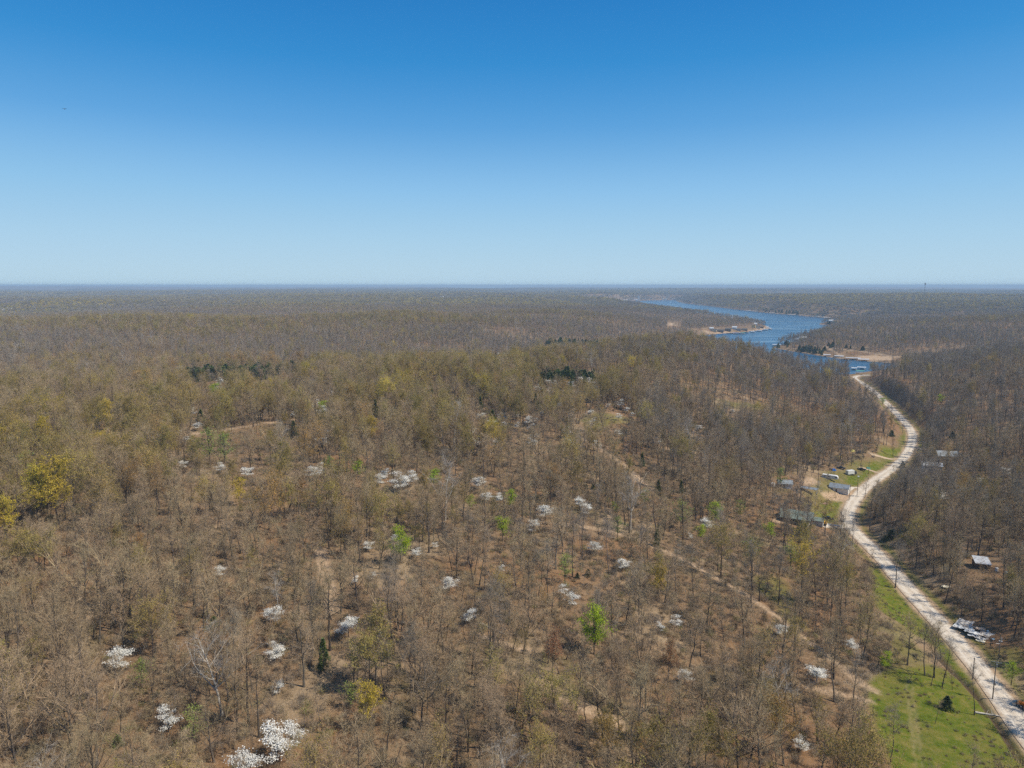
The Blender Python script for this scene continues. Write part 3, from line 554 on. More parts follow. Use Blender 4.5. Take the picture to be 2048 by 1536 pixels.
OPEN = [  # sight lines that stay open in the photograph: what no tall tree stands in front of
    (ROADPOLY, .96), (np.array([(1722, 1392), (1800, 1335), (1860, 1328), (1960, 1400), (2048, 1535), (1800, 1540), (1750, 1450)]), .93), (np.array([(1738, 1135), (1800, 1190), (1868, 1252), (2048, 1462), (2010, 1480), (1880, 1310), (1765, 1222)]), .85),
    (np.array([(1640, 1006), (1690, 1000), (1695, 1020), (1684, 1046), (1645, 1040)]), .85), (np.array([(1757, 893), (1812, 891), (1806, 914), (1757, 912)]), .95), (np.array([(1725, 915), (1800, 916), (1766, 945), (1716, 976), (1688, 966)]), .93),
    (np.array([(1545, 955), (1640, 940), (1700, 930), (1735, 950), (1735, 985), (1690, 1003), (1640, 1003), (1610, 985), (1550, 975)]), .8), (np.array([(1555, 1012), (1640, 1025), (1690, 1050), (1640, 1058), (1550, 1040)]), .08), (np.array([(1805, 850), (1822, 862), (1815, 890), (1800, 890)]), .8),
    (np.array([(1700, 710), (1760, 707), (1800, 711), (1806, 722), (1760, 728), (1700, 724), (1640, 719), (1640, 712)]), .96), (np.array([(1702, 735), (1738, 735), (1742, 758), (1702, 758)]), 1), (np.array([(1550, 694), (1600, 703), (1690, 718), (1690, 722), (1640, 724), (1560, 702)]), 1),
    (np.array([(1405, 655), (1545, 650), (1545, 664), (1420, 670)]), .95), (np.array([(1915, 1232), (2012, 1270), (2005, 1292), (1950, 1292), (1915, 1262)]), 1), (np.array([(1945, 1105), (1990, 1105), (2000, 1150), (1945, 1145)]), .85), (np.array([(1870, 900), (1920, 900), (1920, 922), (1840, 945), (1840, 930)]), .0),
    (np.array([(1150, 822), (1258, 822), (1258, 852), (1150, 855)]), .75), (np.array([(1430, 798), (1535, 808), (1535, 824), (1440, 815)]), .75), (np.array([(1132, 752), (1180, 754), (1180, 765), (1132, 764)]), .8), (np.array([(1960, 1295), (2048, 1300), (2048, 1420), (2000, 1330)]), .7),
    (np.array([(1785, 1048), (1700, 1048), (1690, 1060), (1640, 1056), (1640, 1044), (1700, 1040)]), .9), (np.array([(1335, 644), (1360, 644), (1360, 653), (1335, 652)]), .9),
    (np.array([(1262, 938), (1292, 960), (1308, 985), (1298, 985), (1240, 935), (1190, 900), (1210, 895)]), .7), (np.array([(1345, 1105), (1500, 1190), (1640, 1296), (1740, 1375), (1735, 1390), (1620, 1300), (1480, 1200), (1345, 1125)]), .4), (np.array([(380, 866), (440, 858), (590, 836), (590, 848), (440, 870)]), .8), (np.array([(700, 1200), (645, 1130), (690, 1120), (690, 1220)]), .4)]
VMASK = np.zeros((770, 1026))
def open_view(x, y, zc, r_):
    """nothing tall stands between the drone and this crown"""
    px, py, dep = [float(q) for q in to_pix(x, y, zc)]; rr_ = r_ * FPX / dep / 2; px, py = px / 2, py / 2
    if -20 < px < 1046 and -20 < py < 790:
        yy, xx = np.mgrid[0:770, 0:1026]; m = (xx - px) ** 2 + (yy - py) ** 2 < rr_ ** 2; VMASK[m] = np.maximum(VMASK[m], dep - 3)
def sightlines(x, y, z, ht, wd, seed=9):
    u = np.random.default_rng(seed).uniform(size=x.shape); ok = np.ones(x.shape, bool); P = tree_px(x, y, z, ht, wd)
    blk = np.zeros(x.shape, int); dep = to_pix(x, y, z)[2]
    for px, py in P: blk += dep < VMASK[np.clip(py / 2, 0, 769).astype(int), np.clip(px / 2, 0, 1025).astype(int)]
    ok &= ~((blk >= 1) & (np.random.default_rng(seed + 1).uniform(size=x.shape) < .9))
    for poly, pr in OPEN:
        inn = np.zeros(x.shape, bool)
        for px, py in P: inn |= inside(px, py, poly)
        ok &= ~(inn & (u < pr))
    return ok

KEEP = []      # (x, y, radius) kept clear for houses and the like; filled by the objects file

# ------------------------------------------------------------------ things: helpers
N_BARE, N_BUD = 300, 220
def thing(name, label, cat, loc, rotz=0, group=None, scale=1.0):
    o = bpy.data.objects.new(name, None); COL.objects.link(o); o.location = loc; o.rotation_euler = (0, 0, rotz); o.scale = (scale,) * 3
    o.empty_display_size = .3; o['label'] = label; o['category'] = cat
    if group: o['group'] = group
    return o
def tag(o, label, cat, group=None):
    o['label'] = label; o['category'] = cat
    if group: o['group'] = group
    return o
class G:
    """plain shapes gathered into one mesh"""
    def __init__(s): s.v = []; s.f = []
    def add(s, v, f): n = len(s.v); s.v += [tuple(p) for p in v]; s.f += [tuple(a + n for a in q) for q in f]; return s
    def box(s, c, d, rz=0, taper=1.0, ry=0):
        M = Matrix.Translation(c) @ Matrix.Rotation(rz, 4, 'Z') @ Matrix.Rotation(ry, 4, 'Y'); x, y, z = d[0] / 2, d[1] / 2, d[2] / 2
        v = [M @ Vector((a * x * (taper if k else 1), b * y * (taper if k else 1), z * (1 if k else -1))) for k in (0, 1) for a, b in ((-1, -1), (1, -1), (1, 1), (-1, 1))]
        return s.add(v, [(3, 2, 1, 0), (4, 5, 6, 7), (0, 1, 5, 4), (1, 2, 6, 5), (2, 3, 7, 6), (3, 0, 4, 7)])
    def rod(s, a, b, r0, r1=None, k=8):
        a, b = Vector(a), Vector(b); t = (b - a).normalized(); u = t.orthogonal().normalized(); w_ = t.cross(u); r1 = r0 if r1 is None else r1
        v = [p + (u * math.cos(q) + w_ * math.sin(q)) * r for p, r in ((a, r0), (b, r1)) for q in [i * 2 * math.pi / k for i in range(k)]]
        return s.add(v, [(i, (i + 1) % k, k + (i + 1) % k, k + i) for i in range(k)] + [tuple(range(k))[::-1], tuple(range(k, 2 * k))])
    def prism(s, prof, y0, y1):
        """profile in x,z pulled along y"""
        n = len(prof); v = [(p[0], y, p[1]) for y in (y0, y1) for p in prof]
        return s.add(v, [(i, (i + 1) % n, n + (i + 1) % n, n + i) for i in range(n)] + [tuple(range(n))[::-1], tuple(range(n, 2 * n))])
    def obj(s, name, m, parent=None): return mesh_obj(name, s.v, s.f, m, parent)
def at(px, py):
    p = hit(px, py)[0]; return float(p[0]), float(p[1]), float(p[2])
def facing(x, y): return -math.atan2(x, y)       # turn so that local -y looks back at the drone

PAINT = lambda k, c, **q: mat(k, c, q.pop('rough', .55), q.pop('var', .12), q.pop('scale', .9), **q)
W_WHITE = PAINT('white_siding', (.72, .72, .69), dirt=(.42, .40, .36)); W_CREAM = PAINT('cream_siding', (.62, .55, .40)); W_GREY = PAINT('grey_siding', (.40, .40, .39)); W_BROWN = PAINT('brown_boards', (.16, .11, .075), rough=.8); W_TAN = PAINT('tan_siding', (.50, .38, .26)); W_BLUE = PAINT('blue_siding', (.28, .40, .48)); W_YELLOW = PAINT('yellow_siding', (.66, .52, .22))
R_GREY = PAINT('grey_metal_roof', (.30, .34, .37), metal=.3, rough=.45, dirt=(.20, .18, .16)); R_LIGHT = PAINT('pale_metal_roof', (.66, .68, .69), metal=.2, rough=.45); R_GREEN = PAINT('green_metal_roof', (.19, .24, .205), rough=.5, dirt=(.20, .19, .15)); R_DARK = PAINT('dark_shingles', (.10, .095, .09), rough=.9); R_BROWN = PAINT('brown_shingles', (.21, .15, .11), rough=.9); R_TEAL = PAINT('teal_roof', (.10, .30, .24), rough=.6)
GLASS = PAINT('window_glass', (.035, .045, .055), rough=.08, spec=.6); TRIM = PAINT('white_trim', (.74, .73, .70)); BLACK = PAINT('black_paint', (.018, .018, .02), rough=.3); RUBBER = PAINT('tyre_rubber', (.025, .025, .025), rough=.9); STEEL = PAINT('weathered_steel', (.42, .43, .43), metal=.5, rough=.45, dirt=(.25, .18, .13)); WOODP = PAINT('weathered_wood', (.23, .19, .15), rough=.9); DECKW = PAINT('dock_boards', (.42, .36, .29), rough=.85)
ORANGE = PAINT('orange_paint', (.72, .22, .02), rough=.4, dirt=(.25, .14, .07)); YEL = PAINT('machine_yellow', (.80, .44, .02), rough=.4, dirt=(.30, .19, .07)); TARP = PAINT('blue_tarp', (.02, .14, .50), rough=.5)

def gable(name_parts, root, w, d, h, rise, wall, roof, over=.4, doors=1, wins=2, chimney=False, porch=False):
    """walls with gables (ridge along x), roof with eaves, door and windows on the side that faces -y"""
    g = G(); g.prism([(-d / 2, -.6), (d / 2, -.6), (d / 2, h), (0, h + rise), (-d / 2, h)], -w / 2, w / 2); v = [(p[1], p[0], p[2]) for p in g.v]; wl = mesh_obj('wall', v, [q[::-1] for q in g.f], wall, root)
    t = .14; a = d / 2 + over; zr = h + rise; ze = h - rise / (d / 2) * over
    g = G().prism([(-a, ze), (0, zr), (a, ze), (a, ze + t), (0, zr + t), (-a, ze + t)], -w / 2 - over, w / 2 + over); rf = mesh_obj('roof', [(p[1], p[0], p[2] + .01) for p in g.v], g.f, roof, root)
    if chimney: G().box((w * .22, d * .12, zr + .2), (.7, .7, 1.5)).obj('chimney', R_BROWN, rf)
    for k in range(doors): G().box((-w * .12 + k * w * .3, -d / 2 - .02, 1.05), (.95, .06, 2.1)).obj('door', W_BROWN, root)
    xs_ = [-w * .36, w * .34, w * .12][:wins]
    for q in xs_:
        fr = G().box((q, -d / 2 - .02, h * .58), (1.3, .06, 1.2)).obj('window', TRIM, root); G().box((q, -d / 2 - .06, h * .58), (1.1, .03, 1.0)).obj('pane', GLASS, fr)
    fr = G().box((w / 2 + .02, 0, h * .6), (.06, 1.2, 1.1)).obj('window', TRIM, root); G().box((w / 2 + .06, 0, h * .6), (.03, 1.0, .9)).obj('pane', GLASS, fr)
    if porch:
        G().box((0, -d / 2 - 1.5, .35), (w * .9, 2.9, .25)).obj('porch_floor', DECKW, root)
        for q in (-.42, -.14, .14, .42): G().box((q * w, -d / 2 - 2.8, 1.4), (.15, .15, 2.2)).obj('porch_post', W_BROWN, root)
        G().prism([(-d / 2 - 3.1, h * .86), (-d / 2 + .05, h * 1.0), (-d / 2 + .05, h * 1.0 + .1), (-d / 2 - 3.1, h * .86 + .1)], -w * .48, w * .48).obj('porch_roof', roof, root).data.transform(Matrix(((0, 1, 0, 0), (1, 0, 0, 0), (0, 0, 1, 0), (0, 0, 0, 1))))
def house(px, py, w, d, h, rise, wall, roof, label, turn=0, cat='house', name='house', group=None, dz=0, **k):
    x, y, z = at(px, py); r = thing(name, label, cat, (x, y, z + .15 + dz), facing(x, y) + turn, group); gable(None, r, w, d, h, rise, wall, roof, **k); KEEP.append((x, y, max(w, d) * .62 + 1.5)); return r
def wheels(root, pts, r=.38, wd=.25):
    for x, y in pts:
        t = G().rod((x, y - wd / 2, r), (x, y + wd / 2, r), r, k=14).obj('wheel', RUBBER, root); G().rod((x, y - wd / 2 - .02, r), (x, y + wd / 2 + .02, r), r * .55, k=10).obj('rim', STEEL, t)
def bevel(o, w_=.12, n_=3):
    m = o.modifiers.new('bevel', 'BEVEL'); m.width = w_; m.segments = n_; m.limit_method = 'ANGLE'; return o

# ------------------------------------------------------------------ beside the road, near
def utility_pole(px, py, ht, label, arm=True, can=True, lamp=False, tilt=0):
    x, y, z = at(px, py); r = thing('utility_pole', label, 'utility pole', (x, y, z), 0); r.rotation_euler = (0, tilt, facing(x, y))
    G().rod((0, 0, -.6), (0, 0, ht), .17, .11, 10).obj('pole', WOODP, r)
    if arm:
        c = G().box((0, -.16, ht - .5), (2.5, .11, .13)).obj('crossarm', STEEL if can else WOODP, r)
        for q in (-1.1, -.4, .4, 1.1): G().rod((q, -.16, ht - .43), (q, -.16, ht - .2), .05, .04).obj('insulator', TRIM, c)
    if can: G().rod((.25, -.3, ht - 1.9), (.25, -.3, ht - 1.0), .24, k=12).obj('transformer', STEEL, r)
    if lamp: G().box((.1, -.5, ht + .05), (1.0, 1.1, .5)).obj('lamp', TRIM, r)
    return r
utility_pole(1985, 1399, 12.2, 'wooden utility pole with wide crossarm and transformer by the road edge'); G().box((.3, -.2, 5.0), (.3, .3, .7)).obj('meter_box', STEEL, bpy.data.objects['utility_pole'])
utility_pole(1997, 1319, 8.6, 'grey utility pole with small lamp, behind the road beside the scrap heap', arm=False, can=True)
utility_pole(1945, 1359, 7.2, 'bare topless wooden pole on the grass between road and ditch', arm=False, can=False)
utility_pole(1714, 992, 12.0, 'yard light pole with a white lamp head beside the gravel road', arm=False, can=False, lamp=True)
utility_pole(1698, 1001, 9.5, 'thin leaning wooden pole at the front of the tan dirt yard', arm=False, can=False, tilt=.03)
utility_pole(1737, 948, 8.5, 'wooden pole in the grass beside the tan driveway', arm=True, can=False)
utility_pole(1805, 866, 9.5, 'wooden pole left of the road at its far right bend', arm=True, can=False)

# collapsed mobile home: crumpled sheets, rafters and rubble in one heap
x, y, z = at(1955, 1270); heap = thing('collapsed_trailer', 'collapsed white mobile home lying as a heap of crumpled sheet metal by the road', 'wreck', (x, y, z + .1), facing(x, y) - .42, None, 1.3)
KEEP.append((x, y, 10)); rr = random.Random(5)
def crumple(cx, cy, w_, d_, z0, tilt, seed, m, name, n=11, amp=.4, roll=0):
    v, f = [], []
    for i in range(n):
        for j in range(n):
            a, b = (i / (n - 1) - .5) * w_, (j / (n - 1) - .5) * d_
            q = float(fbm(np.array([a + 40 * seed]), np.array([b]), 2.6, seed, 3)[0]); v.append((a + q * .35, b + .2 * q, amp * q + .08 * math.sin(a * 5)))
    f = [(i * n + j, (i + 1) * n + j, (i + 1) * n + j + 1, i * n + j + 1) for i in range(n - 1) for j in range(n - 1)]
    M = Matrix.Translation((cx, cy, z0)) @ Matrix.Rotation(rr.uniform(-.5, .5), 4, 'Z') @ Matrix.Rotation(tilt, 4, 'X') @ Matrix.Rotation(roll, 4, 'Y')
    o = mesh_obj(name, [M @ Vector(p) for p in v], f, m, heap); md = o.modifiers.new('thick', 'SOLIDIFY'); md.thickness = .05; return o
SHEET = PAINT('crumpled_sheet', (.66, .69, .70), metal=.15, rough=.45, dirt=(.36, .29, .23), scale=2.0, dirt_scale=.9); SHEET2 = PAINT('dirty_sheet', (.46, .45, .43), metal=.1, rough=.6, dirt=(.25, .17, .11), scale=2.0, dirt_scale=1.1)
for k, (cx, cy, w_, d_, z0, tl, m_) in enumerate(((-4.2, 2.2, 4.5, 3.5, 1.3, .35, SHEET2), (-3.2, .2, 4.8, 3.6, 1.0, -.2, SHEET), (-.8, -.6, 4.8, 3.2, 1.1, -.3, SHEET), (.8, -1.9, 4.2, 2.4, .7, -.2, SHEET), (1.6, .6, 4.0, 2.6, 1.0, .25, SHEET2), (3.4, .2, 3.2, 2.0, .8, .2, SHEET2), (4.9, .5, 3.0, 1.6, .7, .4, SHEET), (6.4, .1, 2.6, 1.3, .5, -.2, SHEET2), (3.2, 2.2, 2.2, 1.2, .9, .5, SHEET), (2.1, -2.6, 1.9, 1.2, .6, .2, PAINT('cream_panel', (.74, .68, .52))), (-.5, 2.4, 2.6, 1.5, 1.5, .3, PAINT('tan_panel', (.45, .34, .25))))):
    crumple(cx * 1.1, cy * 1.15, w_ * (1 if k % 2 else .8), d_ * (.8 if k % 2 else 1), z0 * .55, tl * .6, 11 + k, m_, 'sheet_panel')
for k in range(16):
    a = rr.uniform(-5, 7); b = rr.uniform(-2, 2.4); t_ = rr.uniform(0, 3.1); ln = rr.uniform(.7, 1.7); G().rod((a - math.cos(t_) * ln, b - math.sin(t_) * ln, rr.uniform(.2, .9)), (a + math.cos(t_) * ln, b + math.sin(t_) * ln, rr.uniform(.3, 1.1)), .07, k=5).obj('rafter', W_BROWN if k % 3 else TRIM, heap)
for k in range(12):
    c = (rr.uniform(-4.5, 8), rr.uniform(-2.4, 2.8), rr.uniform(.2, .9)); G().box(c, (rr.uniform(.3, 1), rr.uniform(.3, .8), rr.uniform(.1, .5)), rr.uniform(0, 3), .8, rr.uniform(-.5, .5)).obj('rubble_piece', (TRIM, BLACK, W_BLUE, W_BROWN)[k % 4], heap)

def scrap(px, py, w_, d_, m_, label, name, cat, seed, z0=.4):
    x, y, z = at(px, py); r = thing(name, label, cat, (x, y, z), seed); global heap; keep_, heap = heap, r; o = crumple(0, 0, w_, d_, z0, .15, seed, m_, 'sheet', 7, .35); heap = keep_; KEEP.append((x, y, 3)); return r
scrap(1891, 1175, 2.6, 1.9, PAINT('cream_panel', (.74, .68, .52)), 'small cream scrap sheet lying under the bare trees right of the road', 'scrap_sheet', 'scrap', 31)
scrap(1903, 1103, 1.5, 1.0, PAINT('cream_panel', (.74, .68, .52)), 'tiny cream scrap bit in the woods left of the tilted shed', 'scrap_sheet', 'scrap', 32)
# tilted shed in the woods
x, y, z = at(1962, 1133); r = thing('metal_shed', 'small shed with streaked pale metal roof, alone in the woods right of the road', 'shed', (x, y, z), facing(x, y) + .3); KEEP.append((x, y, 6))
G().box((0, 0, .9), (5.4, 4.6, 2.4)).obj('wall', W_BROWN, r); G().add([(-3.0, -2.9, 2.1), (3.0, -2.9, 1.9), (3.0, 2.7, 3.3), (-3.0, 2.7, 3.5), (-3.0, -2.9, 2.25), (3.0, -2.9, 2.05), (3.0, 2.7, 3.45), (-3.0, 2.7, 3.65)], [(3, 2, 1, 0), (4, 5, 6, 7), (0, 1, 5, 4), (1, 2, 6, 5), (2, 3, 7, 6), (3, 0, 4, 7)]).obj('roof', PAINT('streaked_roof', (.60, .63, .66), metal=.3, rough=.4, dirt=(.24, .17, .13), dirt_scale=1.2), r); G().box((-1.2, -2.33, .9), (1.2, .06, 2.0)).obj('door', BLACK, r)
x, y, z = at(1993, 1142); r = thing('storage_tank', 'small white tank standing on the ground right of the pale roofed shed', 'tank', (x, y, z), .3); G().rod((0, 0, -.1), (0, 0, 1.3), .6, k=14).obj('tank_body', TRIM, r); G().rod((0, 0, 1.3), (0, 0, 1.55), .6, .15, 14).obj('lid', TRIM, r)
x, y, z = at(2012, 1148); r = thing('storage_tank', 'low pale blue tank half hidden at the right photo edge near shed', 'tank', (x, y, z), 1.0); G().rod((-.7, 0, .5), (.7, 0, .5), .5, k=12).obj('tank_body', W_BLUE, r); G().box((0, 0, .1), (1.0, .7, .3)).obj('cradle', WOODP, r)

# orange tractor on the road at the right edge
x, y, z = at(2046, 1418); tr = thing('tractor', 'orange tractor with black wheels cut by the right photo edge on the road', 'tractor', (x + 1.2, y - .6, z + .2), 2.3)
bevel(G().box((1.3, 0, 1.15), (2.3, 1.0, .9)).obj('hood', ORANGE, tr)); bevel(G().box((-.7, 0, 1.0), (1.8, 1.3, .5)).obj('chassis', ORANGE, tr)); G().box((-.9, 0, 2.5), (1.7, 1.5, .12)).obj('canopy', ORANGE, tr); G().box((-1.0, 0, 1.5), (.6, .6, .5)).obj('seat', BLACK, tr); G().rod((1.6, .2, 1.6), (1.6, .2, 2.3), .06).obj('exhaust', BLACK, tr)
for a, b in ((-.2, .68), (-.2, -.68), (-1.6, .68), (-1.6, -.68)): G().box((a, b, 1.85), (.09, .09, 1.3)).obj('canopy_post', BLACK, tr)
wheels(tr, [(-1.1, .95), (-1.1, -.95)], .8, .45); wheels(tr, [(1.7, .75), (1.7, -.75)], .5, .3); g = G().box((3.4, 0, .6), (.8, 2.0, .7), ry=.3); g.obj('loader_bucket', STEEL, tr); 
for b in (-.7, .7): G().rod((.6, b, 1.3), (3.2, b, .8), .09).obj('loader_arm', ORANGE, tr)

# ------------------------------------------------------------------ the yard beside the road
house(1679, 983, 10.5, 7.5, 2.9, 1.7, W_WHITE, R_GREY, 'grey roofed white workshop in the middle of the tan dirt yard', -.15, 'workshop', 'workshop', wins=1)
house(1593, 1040, 15, 8, 2.8, 2.0, W_BROWN, R_GREEN, 'long dark cabin with a green metal roof and porch among bare trees', -.12, 'cabin', 'cabin', porch=True, chimney=False)
house(1630, 1047, 7.5, 5, 2.2, 1.0, W_GREY, R_GREEN, 'low green roofed outbuilding between the dark cabin and yellow digger', -.1, 'outbuilding', 'outbuilding', wins=1)
house(1569, 974, 7.5, 5.5, 2.5, 1.5, W_WHITE, R_GREY, 'small grey roofed shed with white gable, leftmost building of the yard', .25, 'shed', 'shed', wins=1)
x, y, z = at(1545, 973); r = thing('water_tank', 'round white tank standing left of the small white gabled shed', 'tank', (x, y, z), 0); G().rod((0, 0, -.2), (0, 0, 2.0), 1.4, k=18).obj('tank_body', TRIM, r); G().rod((0, 0, 2.0), (0, 0, 2.5), 1.4, .3, 18).obj('lid', TRIM, r); KEEP.append((x, y, 2.5))
x, y, z = at(1618, 984); r = thing('carport', 'low open carport with flat grey roof left of the workshop', 'carport', (x, y, z), facing(x, y) - .25); KEEP.append((x, y, 6)); G().box((0, 0, 2.35), (9, 5, .16)).obj('roof', R_GREY, r)
for a, b in ((-4.2, -2.2), (4.2, -2.2), (4.2, 2.2), (-4.2, 2.2)): G().box((a, b, 1.0), (.16, .16, 2.6)).obj('post', WOODP, r)

def camper(px, py, label, L_=9.5, turn=0, round_=True):
    x, y, z = at(px, py); r = thing('camper_trailer', label, 'camper', (x, y, z + .1), facing(x, y) + turn); KEEP.append((x, y, 5.5)); h = 3.0
    b = [(-L_ / 2, .6), (L_ / 2 - .6, .6), (L_ / 2, 1.2), (L_ / 2 - .1, 2.1), (L_ / 2 - .7, 2.8), (L_ / 2 - 1.6, h), (-L_ / 2 + .3, h), (-L_ / 2, h - .3)]; bevel(G().prism(b, -1.25, 1.25).obj('body', PAINT('camper_white', (.76, .76, .74), rough=.35), r), .1, 2)
    G().box((-.3, -1.27, 1.1), (L_ * .86, .04, .22)).obj('stripe', W_GREY, r)
    for q in (-.33, -.05, .36): G().box((q * L_, -1.28, 2.05), (1.2, .05, .65)).obj('window', GLASS, r)
    G().box((.16 * L_, -1.28, 1.6), (.75, .05, 1.9)).obj('door', TRIM, r); wheels(r, [(-.9, -1.15), (.1, -1.15), (-.9, 1.15), (.1, 1.15)], .38); G().rod((L_ / 2 - .3, 0, .65), (L_ / 2 + 1.1, 0, .5), .08).obj('tow_bar', STEEL, r); G().box((-1, 0, h + .16), (1.0, .8, .3)).obj('roof_unit', TRIM, r); return r
camper(1660, 959, 'long white camper trailer with rounded front, parked behind the workshop', 9.5, -.12)
def pickup(px, py, label, paint, turn, name='pickup_truck', cat='truck'):
    x, y, z = at(px, py); r = thing(name, label, cat, (x, y, z + .1), facing(x, y) + turn); KEEP.append((x, y, 4))
    bevel(G().prism([(-2.7, .5), (2.7, .5), (2.75, 1.0), (1.3, 1.15), (.6, 1.2), (-2.7, 1.2)], -.95, .95).obj('body', paint, r), .08, 2); bevel(G().prism([(-1.0, 1.2), (1.2, 1.2), (.55, 1.85), (-.85, 1.85)], -.85, .85).obj('cab', paint, r), .06, 2)
    for s_ in (-1, 1): G().prism([(-.85, 1.25), (.95, 1.25), (.5, 1.75), (-.75, 1.75)], s_ * .86, s_ * .88).obj('side_window', GLASS, r)
    G().add([(1.22, -.75, 1.24), (1.22, .75, 1.24), (.64, .7, 1.8), (.64, -.7, 1.8)], [(0, 1, 2, 3)]).obj('windscreen', GLASS, r); G().box((-1.85, 0, 1.18), (1.5, 1.6, .08)).obj('cargo_bed', RUBBER, r)
    for s_ in (-.7, .7): G().box((2.74, s_, .85), (.06, .35, .2)).obj('headlight', TRIM, r)
    wheels(r, [(-1.7, -.9), (1.7, -.9), (-1.7, .9), (1.7, .9)], .4); return r
pickup(1723, 941, 'black pickup truck parked at the end of the tan driveway', BLACK, .2); pickup(1682, 938, 'dark grey pickup among the trees, left of the white box truck', PAINT('dark_grey_paint', (.05, .055, .065), rough=.35), .1); pickup(1719, 907, 'dark car half hidden under trees left of the bright lawn', PAINT('dark_blue_paint', (.03, .035, .05), rough=.35), .4); pickup(1656, 1040, 'black truck parked on the grass edge behind the yellow digger', BLACK, .0)
x, y, z = at(1702, 950); r = thing('box_truck', 'white box truck with dark cab parked beside the black pickup', 'truck', (x, y, z + .1), facing(x, y) + .75); KEEP.append((x, y, 5)); bevel(G().box((-.9, 0, 2.0), (5.2, 2.4, 2.5)).obj('cargo_box', PAINT('camper_white', (.76, .76, .74)), r), .08, 2); bevel(G().prism([(1.8, .6), (3.7, .6), (3.75, 1.4), (3.3, 2.4), (1.8, 2.4)], -1.1, 1.1).obj('cab', PAINT('dark_grey_paint', (.05, .055, .065)), r), .1, 2); G().add([(3.72, -.95, 1.5), (3.72, .95, 1.5), (3.38, .9, 2.25), (3.38, -.9, 2.25)], [(0, 1, 2, 3)]).obj('windscreen', GLASS, r); G().box((-.2, 0, .62), (7, 1.0, .25)).obj('chassis', BLACK, r); wheels(r, [(-2.2, -1.0), (-2.2, 1.0), (2.7, -1.0), (2.7, 1.0)], .48)
for (px, py, m_, lb, nm) in ((1667, 941, TARP, 'blue tarp heap beside the dark trucks at the back of yard', 'tarp_heap'), (1736, 938, R_TEAL, 'small green heap right of the black pickup truck', 'tarp_heap'), (1705, 903, PAINT('yellow_tarp', (.80, .70, .20)), 'yellow tarp heap under the trees left of the bright lawn', 'tarp_heap')):
    x, y, z = at(px, py); tag(G().box((0, 0, .6), (3.0, 1.8, 1.3), .2, .6).obj(nm, m_), lb, 'tarp').location = (x, y, z); md = bpy.data.objects[-1].modifiers if False else None
# yellow digger on a flat trailer
x, y, z = at(1645, 1050); r = thing('excavator', 'yellow excavator standing at the end of the gravel drive', 'excavator', (x, y, z + .1), facing(x, y) + 3.0); KEEP.append((x, y, 6))
for s_ in (-1, 1): bevel(G().prism([(-1.9, .15), (-1.5, 0), (1.5, 0), (1.9, .15), (1.95, .55), (1.5, .85), (-1.5, .85), (-1.95, .55)], s_ * 1.2 - .28, s_ * 1.2 + .28).obj('track', RUBBER, r), .05, 1)
bevel(G().box((-.6, 0, 1.5), (2.6, 2.3, 1.1)).obj('upper_body', YEL, r), .1, 2); cb = bevel(G().box((.9, .55, 1.95), (1.4, 1.1, 1.8)).obj('cab', YEL, r), .08, 2); G().box((1.62, .55, 2.15), (.05, .9, 1.1)).obj('windscreen', GLASS, cb)
G().prism([(1.0, 1.2), (1.4, 1.2), (4.0, 3.2), (4.2, 3.7), (3.8, 3.6)], -.55, -.2).obj('boom', YEL, r); G().prism([(3.9, 3.7), (4.3, 3.6), (5.3, 1.2), (5.0, 1.2)], -.52, -.24).obj('dipper_arm', YEL, r); bevel(G().prism([(4.7, .3), (5.6, .4), (5.5, 1.2), (4.95, 1.3)], -.85, .1).obj('bucket', STEEL, r), .05, 1)
x, y, z = at(1664, 1053); r = thing('flat_trailer', 'flat steel trailer on the gravel drive in front of the excavator', 'trailer', (x, y, z + .1), facing(x, y) + .05); G().box((0, 0, .75), (7.5, 2.3, .16)).obj('deck', STEEL, r); G().box((0, -1.15, .62), (7.5, .1, .22)).obj('side_rail', PAINT('rust_paint', (.25, .10, .06)), r); G().rod((3.7, 0, .65), (5.0, 0, .5), .09).obj('tow_bar', STEEL, r); wheels(r, [(-.6, -1.0), (.5, -1.0), (-.6, 1.0), (.5, 1.0)], .38)
x, y, z = at(1650, 1008); r = thing('lumber_stack', 'reddish stack of boards on the yard edge beside the white sycamore', 'lumber', (x, y, z), .4); rr = random.Random(8)
for k in range(9): G().box((rr.uniform(-.4, .4), (k % 3 - 1) * .55, .15 + .2 * (k // 3)), (4.2, .45, .16), rr.uniform(-.12, .12)).obj('board', PAINT('reddish_boards', (.42, .26, .19)), r)
# right of the road
house(1893, 918, 13, 9, 2.8, 2.6, W_TAN, R_GREY, 'house with steep grey roof in the trees right of the road bend', .35); house(1863, 938, 11, 6, 2.7, 1.6, W_WHITE, R_LIGHT, 'pale roofed white house behind bare trees, nearest right of the road', .2)
house(1822, 892, 3.6, 3, 2.1, .9, W_TAN, R_BROWN, 'tiny tan shed beside the side drive right of the road', .2, 'shed', 'shed', wins=0) if False else None

